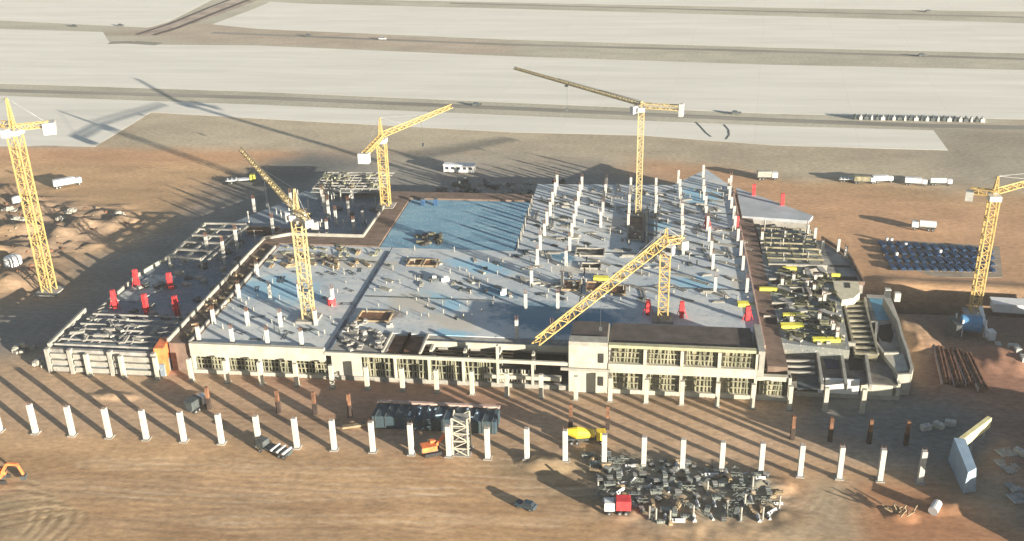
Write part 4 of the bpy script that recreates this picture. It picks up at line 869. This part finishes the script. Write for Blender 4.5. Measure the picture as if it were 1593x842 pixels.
for t, n in kinds:
    pts = rnd(YARD, int(n * 1.25), 1.6, tk); scatter(t, [(x, y, zat(x, y), r if random.random() < .5 else random.choice((0, 1.57)) + .1, random.uniform(.42, .8)) for x, y, r in pts])
# loose upright posts in the yard
t = proto('upright_prop', [('post', MB().tube((0, 0, 0), (0, 0, 3.4), .22, n=8), pale), ('foot', MB().box(0, 0, 0, .8, .8, .12), steel)], 'pale upright prop at the yard rim', 'prop', 'upright props at the yard rim')
scatter(t, [(*GZ(px, py), 0, 1) for px, py in ((1020, 812), (1042, 815), (1078, 808), (1152, 812), (1158, 790), (1100, 770), (1212, 790), (1186, 810), (1010, 808), (930, 770), (1130, 800), (1170, 765))])
# navy bar bundles in the storage yard
pad = MB().prism(PXP([(1350, 371), (1555, 384), (1560, 432), (1380, 432)]), -.1, .08).build('storage_pad', mat('pad', (.28, .23, .17), .9, .2, .2)); tag(pad, kind='structure')
bun = MB()
for k in range(9): bun.beam((-2.1 + random.uniform(-.3, .3), -.75 + k * .19, .3 + .3 * (k % 3)), (2.1 + random.uniform(-.3, .3), -.75 + k * .19, .3 + .3 * (k % 3)), .24)
t = proto('bar_bundle', [('bars', bun, navy), ('bearer', [MB().box(-1.6, 0, 0, .3, 2.6, .2), MB().box(1.6, 0, 0, .3, 2.6, .2)], timber)], 'navy bar bundle in the storage yard', 'bar bundle', 'navy bar bundles in the storage yard')
sp = PXP([(1362, 376), (1545, 388), (1548, 426), (1385, 424)]); pts = []
A = [Vector(p) for p in sp]
for i in range(13):
    for j in range(4):
        p = A[0].lerp(A[1], (i + .5) / 13).lerp(A[3].lerp(A[2], (i + .5) / 13), (j + .5) / 4); pts.append((p.x, p.y, .08, 1.75 + random.uniform(-.08, .08), random.uniform(.85, 1.1)))
scatter(t, pts)
t = proto('white_drum', [('shell', MB().tube((0, 0, 0), (0, 0, 1.2), .55, n=12), whitep), ('lid', MB().tube((0, 0, 1.2), (0, 0, 1.28), .42, n=12), steel)], 'white drum among the navy bar bundles', 'drum', 'white drums among the navy bars')
scatter(t, [(*G(px, py), .5, 0, 1) for px, py in ((1379, 377), (1386, 378), (1408, 385), (1394, 400), (1462, 396))])
# deck clutter
tk2 = []
def panelmb(a, b_): return MB().box(0, 0, 0, a, b_, .3).box(.2, .1, .3, a * .8, b_ * .7, .25)
ND = [(-39, 302), (30, 302), (30, 364), (-39, 364)]; ED = [(-40, 264), (30, 264), (30, 299), (-40, 299)]
for nm, mb, m_, lab, grp, n, pl, zz in (
 ('sheet_pile', panelmb(4, 1.3), pale, 'pale sheet pile among north deck columns', 'pale panels on the north deck', 46, ND, DZ),
 ('sheet_pile', panelmb(3.2, 1.6), dsteel, 'dark sheet pile among north deck columns', 'dark panels on the north deck', 20, ND, DZ),
 ('sheet_pile', panelmb(4, 1.3), pale, 'pale sheet pile on the east deck', 'pale panels on the east deck', 26, ED, DZ),
 ('sheet_pile', panelmb(3, 1.5), dsteel, 'dark sheet pile on the east deck', 'dark panels on the east deck', 9, ED, DZ),
 ('timber_pile', MB().box(0, 0, 0, 3, 1, .7).box(0, .2, .7, 2.4, .5, .4, .2), timber, 'timber pile on the west deck', 'timber piles on the west deck', 20, [(-118, 280), (-84, 280), (-84, 298), (-118, 298)], DZ),
 ('material_pile', MB().box(0, 0, 0, 2.6, 1.3, .8).box(.4, 0, .8, 1.2, 1, .5, .3), greyc, 'grey pile on the central deck front', 'grey piles on the central deck', 22, [(-80, 229), (-67, 229), (-67, 246), (-80, 246)], DZ),
 ('dark_material_pile', MB().box(0, 0, 0, 3.4, 1.2, .6).beam((-1.6, .5, .7), (1.6, -.4, .9), .3), olive, 'dark material pile on the annex slab', 'dark piles on the annex slab', 34, [(39, 245), (53, 245), (55, 292), (39, 292)], 7.5),
 ('board_pile', MB().box(0, 0, 0, 3.8, 1.4, .5), greyc, 'grey board pile on the annex slab', 'grey board piles on the annex slab', 26, [(39, 245), (53, 245), (55, 292), (39, 292)], 7.5),
 ('pipe_pile', MB().tube((-1.8, 0, .25), (1.8, 0, .25), .25).tube((-1.8, .5, .25), (1.8, .5, .25), .25), pale, 'pale pipes on the west wing front roof', 'pipes on the west wing roof', 14, [(-155, 229), (-130, 229), (-130, 244), (-155, 244)], 7.6),
 ('timber_pile', MB().box(0, 0, 0, 2.6, .9, .5).beam((-1, .5, .6), (1.4, -.6, 1.3), .2), greenish, 'greenish timber heap on the west deck', 'greenish heaps on the west deck', 22, [(-118, 284), (-84, 284), (-84, 299), (-118, 299)], DZ),
 ('rebar_mat', MB().box(0, 0, 0, 4, .25, .12).box(0, .8, 0, 4, .25, .12).box(-1.2, .4, .12, .25, 1.4, .1).box(1.2, .4, .12, .25, 1.4, .1), dsteel, 'dark rebar mat lying on the west deck', 'rebar mats on the west deck', 24, [(-118, 231), (-84, 231), (-84, 284), (-118, 284)], DZ),
 ('sheet_pile', panelmb(3.6, 1.2), pale, 'pale sheet pile lying on the central deck', 'pale piles on the central deck', 12, [(-79, 262), (-42, 262), (-42, 298), (-79, 298)], DZ),
 ('beam_row', MB().box(0, 0, 0, 8, .45, .3).box(.5, .9, 0, 7, .3, .3), pale, 'long pale beam pair among north deck columns', 'beam pairs on the north deck', 60, ND, DZ),
 ('beam_row', MB().box(0, 0, 0, 6, .4, .3).box(.5, .8, 0, 5, .3, .25), pale, 'long pale beam pair on the east deck', 'beam pairs on the east deck', 30, ED, DZ),
 ('edge_post', MB().box(0, 0, 0, .28, .28, 2.3), pale, 'thin pale post among north deck columns', 'thin posts on the north deck', 70, ND, DZ),  # deck posts stand for starter bars, added for their streak shadows
 ('edge_post', MB().box(0, 0, 0, .28, .28, 2.0), pale, 'thin pale post on the east deck', 'thin posts on the east deck', 45, ED, DZ),
 ('edge_post', MB().box(0, 0, 0, .25, .25, 1.8), pale, 'thin pale post on the central deck', 'thin posts on the central deck', 45, [(-79, 248), (-42, 248), (-42, 298), (-79, 298)], DZ),
 ('edge_post', MB().box(0, 0, 0, .25, .25, 1.8), pale, 'thin pale post on the west deck', 'thin posts on the west deck', 36, [(-117, 232), (-84, 232), (-84, 284), (-117, 284)], DZ),
 ('edge_post', MB().box(0, 0, 0, .3, .3, 3.2), white, 'white post in the rear of the west wing', 'white posts in the west wing', 40, [(-148, 318), (-127, 305), (-95, 309), (-95, 352), (-130, 376), (-138, 350)], WZ),
 ('edge_post', MB().box(0, 0, 0, .3, .3, 2.6), pale, 'pale post on the annex rear slab', 'pale posts on the annex rear slab', 20, [(38, 298), (55, 298), (55, 328), (38, 330)], 6.6),
 ('soil_clod', MB().dome(0, 0, -.3, 1.1, .8, 1.0, 7, 3).box(.7, .5, -.2, .7, .5, .6, .4), rust, 'brown soil clod in the western spoil', 'soil clods in the western spoil', 60, PXP([(5, 300), (70, 305), (190, 335), (200, 350), (110, 395), (60, 430), (5, 450)]), 0),
 ('soil_clod', MB().dome(0, 0, -.3, 1.0, .8, .9, 7, 3).box(.7, .5, -.2, .7, .5, .6, .4), timber, 'pale soil clod in the western spoil', 'pale soil clods in the western spoil', 40, PXP([(5, 300), (70, 305), (190, 335), (200, 350), (110, 395), (60, 430), (5, 450)]), 0),
 ('tool_box', MB().box(0, 0, 0, 1.6, .9, .8).box(0, 0, .8, 1.7, 1, .1), dsteel, 'small dark tool box on the central deck', 'dark tool boxes on the central deck', 10, [(-79, 246), (-20, 250), (-42, 298), (-79, 298)], DZ),
 ('broken_block_pile', MB().box(0, 0, 0, 2.2, 1.4, .9).box(.8, .6, 0, 1.2, 1, .6, .5), pale, 'pale rubble in the west wing', 'rubble in the west wing', 26, [(-158, 250), (-127, 250), (-127, 300), (-148, 320), (-152, 300), (-158, 280)], WZ),
 ('scrap_pile', MB().box(0, 0, 0, 3, 1.6, .8).box(-.8, .6, .3, 1.2, 1.8, .7, .5), dsteel, 'dark pile in the west wing', 'dark piles in the west wing', 30, [(-158, 250), (-127, 250), (-127, 300), (-95, 308), (-95, 345), (-135, 345), (-152, 300)], WZ),
 ('plank_pile', MB().box(0, 0, 0, 3, .6, .5).box(.3, .8, 0, 2.4, .4, .4, .1), timber, 'plank pile on the brown walk', 'plank piles on the brown walk', 20, [(-124.5, 232), (-120.5, 232), (-120.5, 299), (-124.5, 299)], 8.3),
 ('rear_pile', MB().box(0, 0, 0, 3.6, 1.8, 2.2).box(1, .8, 0, 1.4, 1.4, 3), dsteel, 'dark pile behind the blue deck', 'dark piles behind the blue deck', 30, [(-84, 362), (-34, 370), (-34, 392), (-84, 389)], 0),
 ('rear_pile', MB().box(0, 0, 0, 3, 1.4, 1), greyc, 'grey pile behind the blue deck', 'grey piles behind the blue deck', 30, [(-84, 360), (-42, 368), (-42, 392), (-84, 385)], 0),
 ('offcut_pile', MB().box(0, 0, 0, 2.6, .9, .8).beam((-1, .6, .4), (2, -.5, 1.2), .3), greenish, 'greenish debris on the wing rear deck', 'debris on the west wing rear deck', 22, [(-125, 357), (-101, 358), (-102, 375), (-126, 375)], 8.1)):
    o = mb.build(nm, m_); tag(o, lab, 'material pile', grp); A_ = []
    for i, (x, y, r) in enumerate(rnd(pl, n, 1.6, tk2)):
        c = o if i == 0 else o.copy()
        if i: C.objects.link(c)
        c.location = (x, y, zz + .01 + (0 if zz else zat(x, y))); c.rotation_euler.z = random.choice((0, 1.57, -.9, -.7)) + r * .12; s_ = random.uniform(.7, 1.25); c.scale = (s_, s_, random.uniform(.35, 1.0) if 'deck' in lab else random.uniform(.7, 1.6)); A_.append(c)
    relabel(A_, lab)
for i, (px, py, z, a, b_, lab) in enumerate(((1235, 493, 7.5, 6, 1.5, 'yellow board stack on the annex, rear one of the close pair'), (1232, 509, 7.5, 6, 2.2, 'yellow board stack on the annex, front one of the close pair'), (1285, 531, 7.5, 7, 1.8, 'yellow board stack beside the joisted ramp'), (1228, 420, 7.5, 4, 1.3, 'yellow board stack farthest back on the annex'), (1195, 452, 7.5, 5, 1.2, 'pale yellow board stack near the brown gap strip'), (1156, 475, 8, 3, 2.2, 'bright yellow board stack at the edge of the east deck'), (1300, 430, 5.7, 2.5, .8, 'small yellow board stack on the side slab'), (935, 435, 8, 4.5, 2, 'yellow board stack below the long crane jib'))):
    t = thing('board_stack', (*G(px, py, z), z), random.uniform(-.1, .1), lab, 'board stack', 'yellow board stacks on the decks')
    MB().box(0, 0, .1, a, b_, .8).build('boards', lemon, t); MB().box(-a * .3, 0, 0, .3, b_ + .3, .1).build('bearer', timber, t); MB().box(a * .3, 0, 0, .3, b_ + .3, .1).build('bearer', timber, t)
for i, (px, py, lab) in enumerate(((675, 437, 'dark machine with white hood beside the rusty deck openings'), (693, 437, 'white bags heap right of the dark machine on the deck'), (783, 458, 'white box on the central deck near the shaded part'))):
    t = thing('deck_machine', (*G(px, py, DZ), DZ), .2, lab, 'machine'); MB().box(0, 0, 0, 3 - i * .6, 1.6, 1.1).build('body', (dsteel, whitep, whitep)[i], t, bevel=.1); MB().box(.2, 0, 1.1, 1.2, 1.1, .6).build('hood', whitep, t)
for i, (px, py, lab) in enumerate(((648, 316, 'dark portable toilet at the corner of the blue deck'), (668, 316, 'dark portable toilet right of its twin on the blue deck'))):
    t = thing('portable_toilet', (*G(px + 10, py + 3, DZ), DZ - .1), 0, lab, 'portable toilet', 'pair of dark toilets on the blue deck'); MB().box(0, 0, 0, 1.3, 1.3, 2.3).build('cabin', navy, t); MB().box(0, 0, 2.3, 1.4, 1.4, .2).build('roof', dsteel, t)
src = MB().box(0, 0, 0, .26, .26, 3.2).build('shadow_post', pale); A_ = []  # row of posts added so their shadows stripe the blue deck
for i in range(14):
    o = src if i == 0 else src.copy()
    if i: C.objects.link(o)
    o.location = (-40.2, 302.5 + i * 3.2, DZ); tag(o, 'thin shadow post added at the blue deck edge, %s from the front' % ORD[i], 'post', 'shadow posts added at the blue deck edge')
# crates heap on blue deck corner
t = thing('debris_heap', (*G(668, 375, DZ), DZ - .1), .3, 'brown and black debris heap at the corner of the blue deck', 'debris heap')
for k in range(16): MB().box(random.uniform(-4, 4), random.uniform(-5, 5), 0, random.uniform(1, 3), random.uniform(.6, 1.6), random.uniform(.4, 1.4), random.uniform(0, 3)).build('board' if k % 2 else 'black_sheet', form if k % 2 else void, t)
# white blocks at dirt east
t = proto('concrete_block', [('block', MB().box(0, 0, 0, 2.4, 1.4, 1.3), white), ('lifting_eye', MB().beam((-.3, 0, 1.3), (.3, 0, 1.5), .15), steel)], 'white concrete block on the spoil east of the annex', 'concrete block', 'white blocks on the eastern spoil')
scatter(t, [(*GZ(px, py), random.uniform(0, 3), 1) for px, py in ((1574, 550), (1580, 560), (1590, 570), (1552, 542), (1583, 720), (1460, 665), (1478, 662), (1440, 668))])
pb = MB()
for k in range(6): pb.tube((-2, k * .8 - 2, .4), (2, k * .8 - 2, .4), .32, n=8)
t = proto('pipe_stack', [('pipes', pb, steel), ('bearer', MB().box(0, 0, 0, .3, 5, .1), timber)], 'grey pipe stack on the shaded dirt', 'pipe stack', 'grey pipe stacks at the lower right')
scatter(t, [(*GZ(px, py), 1.9, .8) for px, py in ((1562, 720), (1570, 745), (1578, 768), (1560, 735), (1582, 785))])
